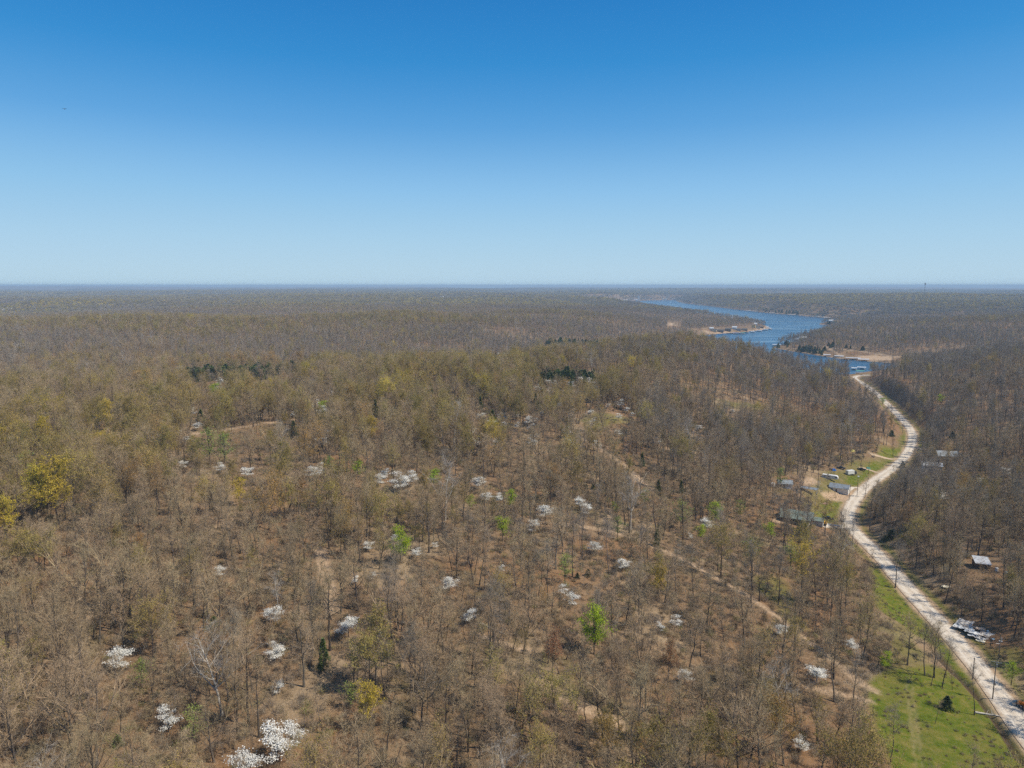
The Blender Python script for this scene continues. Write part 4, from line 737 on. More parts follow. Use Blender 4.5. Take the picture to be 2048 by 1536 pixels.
# ------------------------------------------------------------------ around the lake
def dock(px, py, w_, d_, roof, label, group='covered boat docks on the lake', turn=0, boat=True):
    q = at_z(px, py, 0); x, y = float(q[0]), float(q[1]); r = thing('boat_dock', label, 'dock', (x, y, .05), facing(x, y) + turn, group); G().box((0, 0, .35), (w_, d_, .5)).obj('deck', DECKW, r)
    if roof:
        for a in np.linspace(-.46, .46, max(2, int(w_ / 6))):
            for b in (-.44, .44): G().rod((a * w_, b * d_, .5), (a * w_, b * d_, 3.3), .12, k=6).obj('post', STEEL, r)
        g = G().prism([(-d_ / 2 - .5, 3.2), (0, 4.1), (d_ / 2 + .5, 3.2), (d_ / 2 + .5, 3.35), (0, 4.25), (-d_ / 2 - .5, 3.35)], -w_ / 2 - .5, w_ / 2 + .5); mesh_obj('roof', [(p[1], p[0], p[2]) for p in g.v], g.f, roof, r)
        if boat: bevel(G().prism([(-2.6, .7), (2.2, .7), (3.1, 1.5), (-2.6, 1.4)], -.9, .9).obj('boat_lift', BLACK, r), .1, 1)
    else:
        for a in (-.46, .46): G().rod((a * w_, 0, -.5), (a * w_, 0, 1.6), .15, k=6).obj('mooring_post', STEEL, r)
    return r
dock(1553, 692, 17, 9, R_LIGHT, 'dark dock with a flat pale roof at the wooded point, left end'); dock(1654, 713, 12, 7, R_LIGHT, 'small white roofed dock just right of the cedar grove on shore'); dock(1678, 715.5, 15, 9, R_LIGHT, 'second white roofed dock from the cedar grove, left of brown one'); dock(1690, 720, 14, 9, R_BROWN, 'brown roofed dock between the white roofed docks of the cove')
dock(1706, 719.5, 24, 6, R_LIGHT, 'long narrow pale roofed dock in the middle of the cove'); dock(1727, 722, 17, 10, R_LIGHT, 'broad white roofed dock at the inner end of the cove shore'); dock(1747, 724.5, 22, 4, None, 'long low wooden dock without a roof below the tan clearing'); dock(1772, 726.5, 14, 4, None, 'short low wooden dock without a roof at the head of cove')
dock(1720, 746, 11, 7, R_TEAL, 'green roofed dock at the near end of the gravel road'); dock(1723, 738.5, 12, 6, R_LIGHT, 'pale roofed dock in the water just beyond the green roofed dock'); dock(1708, 740, 8, 5, R_LIGHT, 'tiny pale roofed dock left of the green roofed dock'); dock(1718, 749.5, 10, 5, R_GREY, 'grey roofed dock on the near shore at the road end')
GP = 'houses on the far point of land'
for k, (px, py, w_, d_, h, wl, rf, lb) in enumerate((
    (1428, 663, 12, 9, 4, W_CREAM, R_DARK, 'cream house with a dark roof, leftmost on the far point'), (1440, 664, 16, 9, 4, W_BROWN, R_DARK, 'long dark house beside the leftmost cream house on the point'), (1456, 662, 13, 9, 5, W_BROWN, R_DARK, 'dark two storey house on the point under tan roofed bank'),
    (1469, 658.5, 11, 9, 5, W_WHITE, R_LIGHT, 'white roofed house in the middle of the far point'), (1476, 661, 13, 8, 3, W_GREY, R_DARK, 'dark roofed grey house right of the white roofed one'), (1489, 661, 13, 8, 3, W_BROWN, R_DARK, 'brown house above the boathouses on the far point'),
    (1507, 655, 9, 8, 7, W_YELLOW, R_BROWN, 'tall yellow house near the tip of the far point'), (1511, 652, 8, 7, 6, W_WHITE, R_LIGHT, 'tall white house behind the tall yellow house at the tip'), (1516, 657, 9, 8, 5, W_CREAM, R_DARK, 'cream house nearest the waterside right of the tall yellow house'), (1523, 656, 10, 8, 4, W_BROWN, R_BROWN, 'brown house closest to the tip of the far point'),
    (1423, 659, 9, 7, 3, W_WHITE, R_LIGHT, 'small white house in the trees left of the cream house'), (1448, 640, 11, 8, 4, W_CREAM, R_LIGHT, 'pale house on the wooded hilltop above the far point'), (1436, 652, 9, 8, 4, W_CREAM, R_BROWN, 'small cream house on the slope above the leftmost houses'))):
    house(px, py, w_ * 1.2, d_ * 1.2, h * 1.15, 3, wl, rf, lb, .1 * (k % 3 - 1), group=GP, wins=2)
x, y, z = at(1464.5, 640); r = thing('chapel', 'white steep roofed chapel with thin spire on the wooded hilltop', 'chapel', (x, y, z), facing(x, y)); gable(None, r, 10, 9, 4, 8, W_WHITE, R_LIGHT); G().rod((0, 0, 11), (0, 0, 25), .9, .1, 6).obj('spire', TRIM, r); KEEP.append((x, y, 8))
for k, (px, py, w_, rf, lb) in enumerate(((1460, 667, 16, PAINT('tan_roof', (.55, .40, .24)), 'tan roofed boathouse, leftmost of the row along the far point'), (1472, 668, 13, PAINT('slate_blue_roof', (.16, .18, .30)), 'dark blue roofed dock beside the tan boathouse'), (1482, 668, 10, R_GREEN, 'dark green roofed dock in the row along the far point'), (1487, 667.5, 7, R_TEAL, 'small teal roofed dock right of the dark green one'), (1493, 666, 9, R_BROWN, 'brown roofed dock in the middle of the row along point'), (1505, 665, 9, R_LIGHT, 'white roofed dock right of the brown roofed dock'), (1519, 663, 11, R_LIGHT, 'pale roofed dock under the tall yellow house'), (1530, 660.5, 14, R_LIGHT, 'large white roofed dock near the tip of the far point'), (1537, 658, 11, R_LIGHT, 'white roofed dock at the very tip of the far point'), (1541.5, 659.5, 5, R_LIGHT, 'tiny white dock standing off the tip of the far point'), (1534, 655.5, 10, R_LIGHT, 'pale dock on the back side of the tip'))):
    dock(px, py, w_ * 1.2, 11, rf, lb, 'boat docks along the far point', .1 * (k % 3 - 1), boat=False)
for k, (px, py, kind, lb) in enumerate(((1366, 607.5, 'd', 'pale dock at the far right shore where the lake narrows'), (1385, 609, 'd', 'white dock second from the narrows on the far shore'), (1398, 611, 'd', 'reddish white dock third from the narrows on the far shore'), (1497, 622.5, 'd', 'small white dock left of the reddish roofed dock, far shore'), (1503, 623, 'r', 'reddish roofed dock on the steep far shore'), (1510, 623.5, 'd', 'white dock right of the reddish roofed dock, far shore'), (1544, 627, 'd', 'tiny white dock alone under the dark cedars, far shore'), (1585, 630.5, 'd', 'pale dock alone left of the far shore houses'), (1632, 634, 'd', 'grey dock at the left of the far inlet row'), (1643, 635.5, 'd', 'white dock in the left half of the far inlet row'), (1656, 636.5, 'd', 'long white dock in the middle of the far inlet row'), (1672, 637.5, 'd', 'dark fronted dock in the far inlet row'), (1681, 638, 'd', 'blue white dock right of the middle of far inlet row'), (1711, 638.5, 'd', 'broad white dock at the right end of the far inlet row'))):
    dock(px, py, 26, 14, R_BROWN if kind == 'r' else R_LIGHT, lb, 'boat docks along the far shore', 0, boat=False)
for k, (px, py, wl, rf, lb) in enumerate(((1635, 631, W_CREAM, R_DARK, 'cream house above the left of the far inlet docks'), (1647, 631.5, W_WHITE, R_LIGHT, 'tall white house above the far inlet docks'), (1699, 634, W_CREAM, R_DARK, 'pale house among trees above the right of far inlet docks'), (1720, 635.5, W_WHITE, R_BROWN, 'white house at the right end of the far inlet'), (1748, 628, W_BROWN, R_DARK, 'dark house standing back from the far inlet'), (1662, 644, W_WHITE, R_LIGHT, 'white house on the small wooded islet point'), (1670, 645, W_YELLOW, R_BROWN, 'yellow house right of the white one on the islet point'), (1606, 680, W_WHITE, R_LIGHT, 'pale roofed house among bare trees above the wooded point'), (1595, 683, W_GREY, R_GREY, 'low grey roofed house left of the pale roofed house'), (1481, 634, W_WHITE, R_LIGHT, 'white house in the woods above the far lake narrows') if False else (1921, 633, W_CREAM, R_BROWN, 'cream house in pale green trees beyond the right ridge'))):
    house(px, py, 15, 10, 5, 3, wl, rf, lb, .15 * (k % 3 - 1), group='houses on the far shore')
def block(px, py, w_, d_, h, m_, label):
    x, y, z = at(px, py); r = thing('tower_block', label, 'apartment tower', (x, y, z - 1), facing(x, y) + .3); G().box((0, 0, h / 2), (w_, d_, h)).obj('wall', m_, r); G().box((0, 0, h + .6), (w_ + .8, d_ + .8, 1.2)).obj('roof', R_GREY, r)
    for k in range(int(h / 4)): G().box((0, -d_ / 2 - .1, 3 + k * 4), (w_ * .85, .15, 1.5)).obj('window_row', GLASS, r)
    KEEP.append((x, y, 30))
block(1277, 600.5, 17, 14, 42, W_WHITE, 'white tower block at the far left end of the lake'); block(1334.5, 598.5, 20, 14, 44, W_TAN, 'tan tower block on the far shore where the lake disappears')
for px, py, lb in ((1252, 602, 'low white buildings at the left end of the far lake water'), (1272, 600.8, 'low white hall beside the white tower block'), (1329, 599.6, 'low white hall below the tan tower block'), (1347, 599, 'low pale hall right of the tan tower block')):
    house(px, py, 42, 16, 7, 4, W_WHITE, R_LIGHT, lb, 0, 'hall', 'lakeside_hall')
for px, py, w_, wl, lb in ((937, 589.5, 45, W_TAN, 'far tan building on a dark knoll left of centre'), (943, 595.5, 60, W_CREAM, 'far pale shed below the tan building, left of centre'), (762, 603.8, 30, W_WHITE, 'far small white building left of centre under the horizon'), (884, 595.5, 26, W_WHITE, 'far white house left of the tan building')): house(px, py, w_, 18, 7, 4, wl, R_LIGHT, lb, 0, 'building', 'far_building')
for px, py, wl, lb in ((2, 621.2, W_WHITE, 'white lakeside building at the far left edge of the photo'), (14, 620.8, W_WHITE, 'white lakeside house right of the edge building, far left')): house(px, py, 36, 14, 6, 4, wl, R_LIGHT, lb)
house(1000, 628.5, 16, 10, 4, 3, W_TAN, R_BROWN, 'tan house in a small clearing on the middle ridge'); house(217, 652.5, 14, 10, 4, 3, W_BROWN, R_BROWN, 'brown house among the trees on the left ridge'); house(83, 628, 14, 10, 4, 3, W_CREAM, R_LIGHT, 'pale house in woods right of the left lake sliver')
# radio mast
x, y, z = at(1848, 600); r = thing('radio_mast', 'thin lattice radio mast rising above the far right horizon', 'radio mast', (x, y, z), 0); top = CAM_Z + 13 - z + (math.hypot(x, y) - 5000) * 0; g = G()
for k in range(3):
    a = k * 2.094; c, s_ = math.cos(a) * 1.3, math.sin(a) * 1.3; g.rod((c, s_, 0), (c, s_, top), .35, .3, 5)
    c2, s2 = math.cos(a + 2.094) * 1.3, math.sin(a + 2.094) * 1.3
    for q in range(int(top / 4)): g.rod((c, s_, q * 4), (c2, s2, q * 4 + 4), .12, k=4)
g.obj('lattice', PAINT('mast_grey', (.20, .20, .22)), r); G().rod((0, 0, top - 9), (0, 0, top + 1), 3.2, 3.2, 8).obj('antenna_ring', PAINT('mast_grey', (.20, .20, .22)), r)
# bird
d = pix_ray(129, 218); d = d / np.linalg.norm(d) * 45; r = thing('bird', 'small dark bird flying in the blue sky at upper left', 'bird', (float(d[0]), float(d[1]), CAM_Z + float(d[2])), 1.9, None, .38); BIRD = PAINT('dark_feathers', (.05, .05, .055), rough=.7)
prof = [(-.19, .012), (-.12, .035), (0, .05), (.10, .045), (.15, .028), (.19, .026), (.225, .006)]; v, f = [], []
for px_, rr_ in prof: v += [(px_, rr_ * math.cos(a), rr_ * math.sin(a) * .9) for a in [k * math.pi / 4 for k in range(8)]]
f = [(i * 8 + j, i * 8 + (j + 1) % 8, i * 8 + 8 + (j + 1) % 8, i * 8 + 8 + j) for i in range(6) for j in range(8)]; mesh_obj('body', v, f, BIRD, r, True)
for s_ in (-1, 1):
    g = G().add([(.09, s_ * .03, .02), (-.06, s_ * .03, .015), (.11, s_ * .16, .075), (-.05, s_ * .17, .07), (.02, s_ * .31, .055), (-.05, s_ * .30, .05), (.09, s_ * .03, .032), (-.06, s_ * .03, .022), (.11, s_ * .16, .084), (-.05, s_ * .17, .077), (.02, s_ * .31, .06), (-.05, s_ * .30, .055)], [(0, 1, 3, 2), (2, 3, 5, 4), (6, 8, 9, 7), (8, 10, 11, 9), (0, 2, 8, 6), (2, 4, 10, 8), (1, 7, 9, 3), (3, 9, 11, 5), (4, 5, 11, 10)]); g.obj('wing', BIRD, r)
G().add([(-.18, .012, 0), (-.18, -.012, 0), (-.29, -.05, .0), (-.29, .05, .0), (-.18, .012, .012), (-.18, -.012, .012), (-.29, -.05, .008), (-.29, .05, .008)], [(0, 1, 2, 3), (7, 6, 5, 4), (0, 4, 5, 1), (2, 6, 7, 3), (1, 5, 6, 2), (3, 7, 4, 0)]).obj('tail', PAINT('pale_feathers', (.55, .57, .60)), r)
# fallen logs
for k, (a, b, rad_, m_, lb) in enumerate((((958, 1246), (1010, 1270), .24, 'p', 'pale fallen trunk lying below the white dogwood right of centre'), ((1950, 1426), (2000, 1434), .3, 'p', 'pale fallen trunk across the ditch beside the road, lower right'), ((212, 1151), (246, 1154), .2, 'p', 'pale thin log lying on leaves in the left woods'), ((80, 1388), (112, 1380), .18, 'd', 'dark log lying in the bottom left woods'), ((855, 1368), (890, 1362), .2, 'p', 'pale bent log between bare trunks at bottom centre'), ((1130, 1430), (1180, 1462), .2, 'd', 'dark log on the pale leaf slope below the russet tree'), ((1355, 950), (1385, 956), .25, 'd', 'dark log lying right of the bright orange trail'), ((1252, 1135), (1262, 1128), .22, 'd', 'short dark log beside the blossoms above the brown trail'))):
    p, q = hit([a[0], b[0]], [a[1], b[1]]); r = thing('fallen_log', lb, 'log', tuple(p), 0, 'fallen logs on the forest floor'); v = Vector(q - p); G().rod((0, 0, rad_ * .8), v + Vector((0, 0, rad_ * .9)), rad_, rad_ * .55, 9).obj('trunk', PALE if m_ == 'p' else BARK, r)
    for t in (.45, .7, .85): s_ = v * t + Vector((0, 0, rad_)); G().rod(s_, s_ + Vector((math.sin(k * 3 + t * 9), math.cos(k * 2 + t * 7), .7)) * 1.3, rad_ * .35, .03, 5).obj('branch_stub', PALE if m_ == 'p' else BARK, r)

# ------------------------------------------------------------------ trees one can point to
TM = {}
def tree_meshes(kind, k):
    key = (kind, k)
    if key not in TM:
        m_, wd, tw, lf = PROTO[kind][k]; TM[key] = (m_.mesh(kind + '_trunk', [wd], [0]), m_.mesh(kind + '_crown', [tw, lf or tw], [1, 2]) if 1 in m_.m else m_.mesh(kind + '_crown', [lf], [2]))
    return TM[key]
def tree(name, kind, k, loc, size, turn, label, cat, group, parts=True):
    r = thing(name, label, cat, loc, turn, group, size)
    for nm, me_ in zip(('trunk', 'crown'), tree_meshes(kind, k)): o = bpy.data.objects.new(nm, me_); COL.objects.link(o); o.parent = r
    return r
def whole(name, kind, k, loc, size, turn, label, cat, group):
    key = (kind, k, 'w')
    if key not in TM: m_, wd, tw, lf = PROTO[kind][k]; TM[key] = m_.mesh(name, [wd, tw, lf or tw])
    o = bpy.data.objects.new(name, TM[key]); COL.objects.link(o); o.location = loc; o.rotation_euler = (0, 0, turn); o.scale = (size,) * 3; return tag(o, label, cat, group)
def under(px, py, zc):
    """foot of a tree whose crown centre, zc above the ground, shows at this photo point"""
    p = hit(px, py)[0]
    for _ in range(3): q = to_pix(p[0], p[1], p[2] + zc); b_ = to_pix(p[0], p[1], p[2]); p = hit(px, py + (b_[1] - q[1]))[0]
    return p
LAND = []      # landmarks: x, y, phrase
TAKEN = []
rt = np.random.default_rng(99)
def special(lst, name, kind, cat, group, zc, fine_=True):
    for px, py, s, lb, ph in lst:
        s *= {'green': 1.2, 'soft': 1.2, 'dogwood': 1.25 if py < 1070 else 1.05}.get(kind, 1); p = under(px, py, zc * s); kind_ = 'vivid' if 'vivid green leafed' in lb or 'brightest green' in lb or 'lime green tree' in lb else 'round_cedar' if (kind == 'cedar' and (px > 1750 or s < .8)) else kind; k = 0 if kind_ != kind else int(rt.integers(0, len(PROTO[kind]))); tree(name, kind_, k, (p[0], p[1], p[2] - .05), s, float(rt.uniform(0, 6.28)), lb, cat, group); TAKEN.append((p[0], p[1], (4.4 if kind in ('dogwood', 'green', 'soft') else 2.8) * s)); [TAKEN.append((p[0] + SUN_DIR.x * t_, p[1] + SUN_DIR.y * t_, 3.2)) for t_ in (7, 12, 18)]; open_view(p[0], p[1], p[2] + zc * s, (2.2 if kind != 'gold' else 4.5) * s)
        if ph: LAND.append((p[0], p[1], ph))
special(((555, 1470, 1.75, 'largest white dogwood, at the bottom edge left of centre', 'the largest white dogwood'), (492, 1522, 1.5, 'second largest white dogwood, cut by the bottom edge of the photo', 'the second largest dogwood'), (590, 1457, 1.2, 'white dogwood partly hidden by a bare tree, right of the largest dogwood', 'the half hidden dogwood'), (338, 1427, 1.2, 'white and pale green dogwood left of the largest dogwood', 'the white and green dogwood'),
    (242, 1306, 1.25, 'white tiered dogwood under a big bare tree at lower left', 'the lower left tiered dogwood'), (549, 1222, 1.05, 'white dogwood left of the leaning cedar, upper of two', 'the upper dogwood by the cedar'), (551, 1297, .95, 'thin white dogwood left of the leaning cedar, lower of two', 'the thin dogwood by the cedar'), (697, 1244, 1.2, 'dense white dogwood right above the leaning dark cedar', 'the dense dogwood above the cedar'), (558, 1368, .7, 'small narrow white dogwood above the largest dogwood', None),
    (899, 1162, 1.05, 'tall narrow white dogwood above the forked dark trunk', 'the tall narrow dogwood'), (940, 1225, 1.05, 'white dogwood behind a thick forked dark trunk', 'the dogwood behind a forked trunk'), (746, 1148, .6, 'small white dogwood left of the tall narrow one, brighter of two', 'the small bright dogwood'), (711, 1156, .6, 'faint white dogwood left of the small bright one', None), (1126, 1176, .75, 'white dogwood left half of the pair beside a thin trunk', 'the left dogwood of a pair'), (1145, 1192, .95, 'white dogwood right half of the pair beside a thin trunk', 'the right dogwood of a pair'),
    (790, 1072, .7, 'white blossoms showing left behind the vivid green tree', None), (833, 1102, .7, 'small bright white dogwood at the foot of the vivid green tree', 'the dogwood at the green tree'), (738, 1087, .75, 'slanting white dogwood left of the vivid green tree', 'the slanting dogwood'), (870, 1087, .5, 'faint white dogwood right of the vivid green tree', None), (441, 1137, .8, 'pale white dogwood alone in the left woods', 'the pale dogwood alone at left'), (1003, 1134, .6, 'small pale dogwood left of a dark trunk near the centre', None),
    (1246, 1124, .95, 'white dogwood above the brown trail, beside a short log', 'the dogwood beside the short log'), (1190, 1090, .95, 'round cream white dogwood on open ground above the trail', 'the round cream dogwood'), (1091, 1018, 1.15, 'round dense white dogwood at the centre right of the hillside', 'the round dense dogwood'), (1068, 1046, 1.0, 'looser white dogwood below the round dense one', 'the loose dogwood'), (1160, 1000, 1.1, 'white dogwood mixed with pale green, right of the round dense one', 'the dogwood mixed with green'), (1175, 1014, .9, 'lower white dogwood touching the one mixed with green', None),
    (1352, 1238, .8, 'layered white dogwood below the brown trail at right', 'the layered dogwood'), (1320, 1249, .65, 'small pale dogwood left of the layered dogwood', None), (1368, 1345, .95, 'white dogwood between two thin bare trunks, lower right woods', 'the dogwood between two trunks'), (1562, 1255, .8, 'white dogwood left above the brown trail near the lawn', None), (1632, 1340, 1.15, 'wide white dogwood below the trail, left of the lawn', 'the wide dogwood below the trail'), (1600, 1482, .8, 'small white dogwood near the bottom edge left of the lawn', 'the small dogwood left of the lawn'), (1702, 1284, .8, 'thin white dogwood beside the amber tree near the lawn', 'the thin dogwood by the amber tree'),
    (1412, 1042, 1.15, 'broad white dogwood under a bright green tree at right', 'the broad dogwood at right'), (1380, 1070, .6, 'small white dogwood lower left of the broad one', None), (762, 953, 1.0, 'white dogwood at the left of the dense dogwood row', 'the left dogwood of the row'), (800, 957, 1.4, 'brightest white dogwood in the row behind a thin dark tree', 'the brightest dogwood of the row'), (822, 952, 1.1, 'white dogwood at the right of the dense dogwood row', 'the right dogwood of the row'), (770, 943, .7, 'small white dogwood just above the dense row', None), (628, 940, 1.1, 'white dogwood left of the soft green trees', 'the dogwood left of the green trees'), (640, 930, .8, 'faint white dogwood touching the one left of green trees', None),
    (495, 939, .9, 'white dogwood at the left end of the long dogwood line', 'the leftmost dogwood of the line'), (957, 960, 1.0, 'white dogwood high in the gap right of the row', 'the dogwood right of the row'), (973, 990, .8, 'white dogwood left of the pale green trees, lower of two', None), (996, 993, .75, 'white dogwood at the edge of the pale green trees', 'the dogwood at the pale green trees'), (367, 925, .7, 'small white dogwood above the winding path in the left woods', None), (396, 849, .8, 'white dogwood beside the dark cedar at the left path', 'the dogwood at the left path'), (441, 932, .75, 'white dogwood beneath the yellowish green tree at left', None),
    (1237, 830, .9, 'white dogwood at the edge of the small meadow', 'the dogwood at the small meadow'), (1265, 827, .7, 'small white dogwood right of the meadow dogwood', None), (1236, 862, .8, 'white dogwood below the small meadow', 'the dogwood below the meadow'), (962, 829, 1.0, 'white dogwood beside the biggest dark cedar at centre', 'the dogwood by the biggest cedar'), (1034, 848, .8, 'white dogwood below the leaning cedars at centre', None), (1217, 809, .7, 'white blossoms on a leaning stem above the meadow', None), (1465, 820, .6, 'small white dogwood below the right meadow', None), (1398, 852, .8, 'white dogwood on a dark stem in the right woods', None),
    (1880, 990, .9, 'pale cream dogwood in the dark woods right of the road', 'the cream dogwood right of the road'), (2010, 938, .9, 'cream dogwood in the dark woods near the right edge', None), (1960, 960, .9, 'cream dogwood between thin trunks right of the road', None)),
    'dogwood_tree', 'dogwood', 'dogwood tree', 'flowering dogwoods on the near hillside', 3.6)
special(((801, 1085, 1.0, 'vivid green leafed tree beside white blossoms, left of centre', 'the vivid green tree'), (1188, 1253, 1.15, 'brightest green tree on a thin trunk, lower right of centre', 'the brightest green tree'), (716, 933, .9, 'bright green tree left of the dense dogwood row', 'the green tree left of the row'), (1022, 993, .85, 'bright green tree among blossoms at the centre', 'the green tree at centre'), (1005, 1047, .95, 'darker green tree on a thin stem below the centre blossoms', 'the darker green tree'), (868, 950, .9, 'narrow bright green tree right of the dense dogwood row', None),
    (1430, 1020, 1.1, 'bright green tree above the broad dogwood at right', 'the green tree above the dogwood'), (1402, 1060, .7, 'small bright green tree below the broad dogwood', None), (1538, 1056, .9, 'bright green tree left of the dark cabin', 'the green tree by the cabin'), (1230, 1010, .6, 'small green sapling right of the dogwood mixed with green', None), (428, 777, 1.2, 'bright green tree top on the left middle ridge', None), (940, 1000, .7, 'green tree left of the centre blossoms', None), (1772, 1320, .5, 'small lime green tree beside the grassy track', 'the lime green tree'), (645, 810, .9, 'yellow green tree at the ridge left of centre', None), (2022, 1338, .7, 'low round green bush right of the road beside scrap', None), (1880, 795, 1.0, 'bright green tree in the right woods beside the road bend', None), (1765, 800, .9, 'dark green bushy tree right of the road near the lake', None)),
    'green_tree', 'green', 'tree', 'trees in fresh green leaf', 6.2)
special(((420, 885, 1.5, 'wide soft green tree left of the long dogwood line', 'the wide soft green tree'), (450, 890, 1.3, 'soft green tree right beside the wide one at left', None), (1362, 1022, 1.2, 'tall pale green tree left of the broad dogwood', 'the tall pale green tree'), (1580, 1098, 1.2, 'pale green tree below the dark cabin', 'the pale green tree below the cabin'), (1500, 1090, 1.1, 'thin pale green tree left below the cabin', None), (1130, 1130, .9, 'thin pale green tree beside the dogwood pair', None), (1560, 950, 1.0, 'olive green tree in the woods above the white tank', None), (1480, 1010, 1.0, 'thin pale green tree in the right woods', None), (55, 920, 1.2, 'yellow green tree in the left woods above the golden oak', 'the yellow green tree at left'), (1290, 990, .8, 'thin pale green tree below the orange trail', None), (1235, 1045, .9, 'pale green sapling at centre right', None), (660, 930, .9, 'pale green sapling left of the green tree', None), (700, 1380, .7, 'low pale green shrub below the dense dogwood', None), (390, 1440, .8, 'pale green shrub right of the white and green dogwood', None), (285, 1340, .7, 'small lime shrub right of the lower left tiered dogwood', None)), 'pale_green_tree', 'soft', 'tree', 'trees in thin pale leaf', 6.0)
special(((118, 982, 1.25, 'golden budding oak, the brightest yellow tree at left', 'the golden oak'), (78, 992, 1.1, 'smaller golden oak touching the brightest yellow tree', None), (738, 1412, .62, 'yellow budding tree at the bottom left of centre', 'the yellow tree at bottom'), (95, 872, .95, 'broad yellow oak crown on the left ridge', 'the broad yellow oak'), (215, 832, .9, 'rounded yellow oak crown on the left ridge, right of the broad one', None), (742, 862, .8, 'yellow oak left above the dogwood row', 'the yellow oak above the row'), (1318, 1165, .6, 'small yellow oak beside the brown trail', 'the small yellow oak'), (15, 1040, .8, 'yellow oak cut by the left edge of the photo', None), (480, 985, .6, 'faint yellow oak below the dogwood line at left', None)), 'golden_oak', 'gold', 'oak tree', 'oaks in yellow bud', 10)
special(((1104, 1306, 1.0, 'russet budding tree with dark trunk at lower centre right', 'the russet tree'), (1335, 1322, .95, 'russet budding tree in the lower right woods', 'the lower right russet tree')), 'russet_tree', 'russet', 'tree', 'trees in russet bud', 8)
special(((648, 1312, 1.0, 'leaning dark cedar in the lower left of centre', 'the leaning cedar'), (428, 1236, .75, 'small dark cedar beside a thin trunk at left', 'the small cedar at left'), (236, 1474, .6, 'yellowish green young cedar at the bottom left', 'the young cedar'), (1176, 1140, .6, 'dark young cedar left of the dogwood beside the short log', None), (1155, 1147, .45, 'smallest dark cedar left of the young cedar near the log', None), (1313, 1078, .8, 'dark cedar above the brown trail', 'the cedar above the trail'), (1284, 920, 1.0, 'dark cedar right of the orange trail', 'the cedar right of the orange trail'), (1316, 970, .9, 'bushy cedar at the lower end of the orange trail', None), (1362, 975, .8, 'bushy cedar right of the orange trail end', None), (1172, 968, .6, 'small cedar left of two in the open woods', None), (1186, 970, .6, 'small cedar right of two in the open woods', None),
    (961, 806, 1.15, 'biggest dark cedar at the centre of the ridge', 'the biggest cedar'), (1076, 812, 1.3, 'tall dark cedar on the ridge right of centre', 'the tall ridge cedar'), (985, 832, 1.3, 'broad grey green cedar below the biggest cedar', None), (1071, 796, 1.0, 'cedar behind the tall ridge cedar', None), (861, 775, 1.1, 'dark cedar on the ridge left of centre', 'the ridge cedar left of centre'), (897, 786, .9, 'cedar right of the dark ridge cedar', None), (751, 818, 1.2, 'dark cedar at left on the ridge above the yellow oak', None), (786, 817, 1.0, 'cedar right of the one above the yellow oak', None), (907, 809, .9, 'cedar left of the biggest dark cedar', None), (928, 788, .9, 'cedar above left of the biggest dark cedar', None), (1047, 766, 1.0, 'cedar below the row of ridge cedars', None), (862, 817, .9, 'cedar below the dark ridge cedar', None), (813, 751, 1.0, 'cedar on the crest left of centre', None), (588, 855, 1.2, 'dark cedar at the end of the left path', 'the cedar at the left path'), (402, 830, 1.1, 'dark cedar above the dogwood at the left path', None), (1141, 771, 1.0, 'cedar just below the row of ridge cedars', None),
    (1893, 1396, .85, 'round dark cedar on the grass beside the ditch', 'the cedar by the ditch'), (1782, 1062, 1.0, 'dark cedar right of the road in the shade', 'the cedar right of the road'), (1770, 1072, .7, 'smaller cedar left of the shaded cedar', None), (1805, 925, 1.0, 'dark cedar at the right roadside bend', None), (1783, 862, 1.2, 'dark bushy cedar left of the road bend', None), (1905, 865, 1.3, 'dark cedar in the woods right of the road bend', None)), 'cedar_tree', 'cedar', 'cedar tree', 'cedars on the near slopes', 4.0)
def grove(n, px0, px1, py0, py1, label, group, s=(.8, 1.3), seed=1):
    q = np.random.default_rng(seed); xs_ = q.uniform(px0, px1, n); ys_ = py0 + (py1 - py0) * (xs_ - px0) / (px1 - px0) + q.uniform(-1, 1, n) * 5
    for p in hit(xs_, ys_):
        if p[2] > .6:
            s_ = float(q.uniform(*s)); open_view(p[0], p[1], p[2] + 5 * s_, 3.6 * s_); KEEP.append((p[0], p[1], 2.5)); rd_ = q.uniform() < .65; whole('cedar_tree', 'round_cedar' if rd_ else 'cedar', 0 if rd_ else int(q.integers(0, 3)), (p[0], p[1], p[2] - .1), s_ * (1.5 if rd_ else .85), float(q.uniform(0, 6.28)), label, 'cedar tree', group)
grove(130, 376, 545, 760, 754, 'dark cedar in the long grove in the hollow at left', 'cedars of the long left grove', (1.25, 2.0), 1); grove(20, 550, 608, 748, 741, 'dark cedar in the small group right of the long left grove', 'cedars right of the long grove', (1.1, 1.8), 2); grove(34, 1085, 1190, 765, 762, 'dark cedar in the row above the sandy gap on the ridge', 'cedars of the ridge row', (1.1, 1.8), 3); grove(50, 1088, 1152, 690, 692, 'dark cedar in the grove deep in the centre hollow', 'cedars of the centre grove', (1.1, 1.9), 4); grove(22, 1155, 1195, 690, 692, 'dark cedar in the smaller right grove of the centre hollow', 'cedars of the right centre grove', (1.1, 1.8), 5)
grove(6, 980, 1010, 722, 718, 'dark cedar in the tiny group in the hollow left of centre', 'cedars of the tiny group', (1, 1.6), 6); grove(12, 1546, 1580, 692, 690, 'dark cedar at the wooded lake point', 'cedars at the lake point', (1.1, 1.7), 7); grove(38, 1598, 1650, 703, 706, 'dark cedar in the shore grove of the cove', 'cedars of the cove grove', (1.1, 1.8), 8); grove(9, 1638, 1662, 645, 645, 'dark cedar on the small islet point', 'cedars on the islet point', (1.2, 2.0), 9); grove(30, 1515, 1600, 624, 630, 'dark cedar on the steep far shore', 'cedars of the far shore', (1.6, 2.6), 10); grove(10, 1655, 1730, 694, 698, 'dark cedar above the tan road over the cove', 'cedars above the cove road', (.9, 1.3), 11)
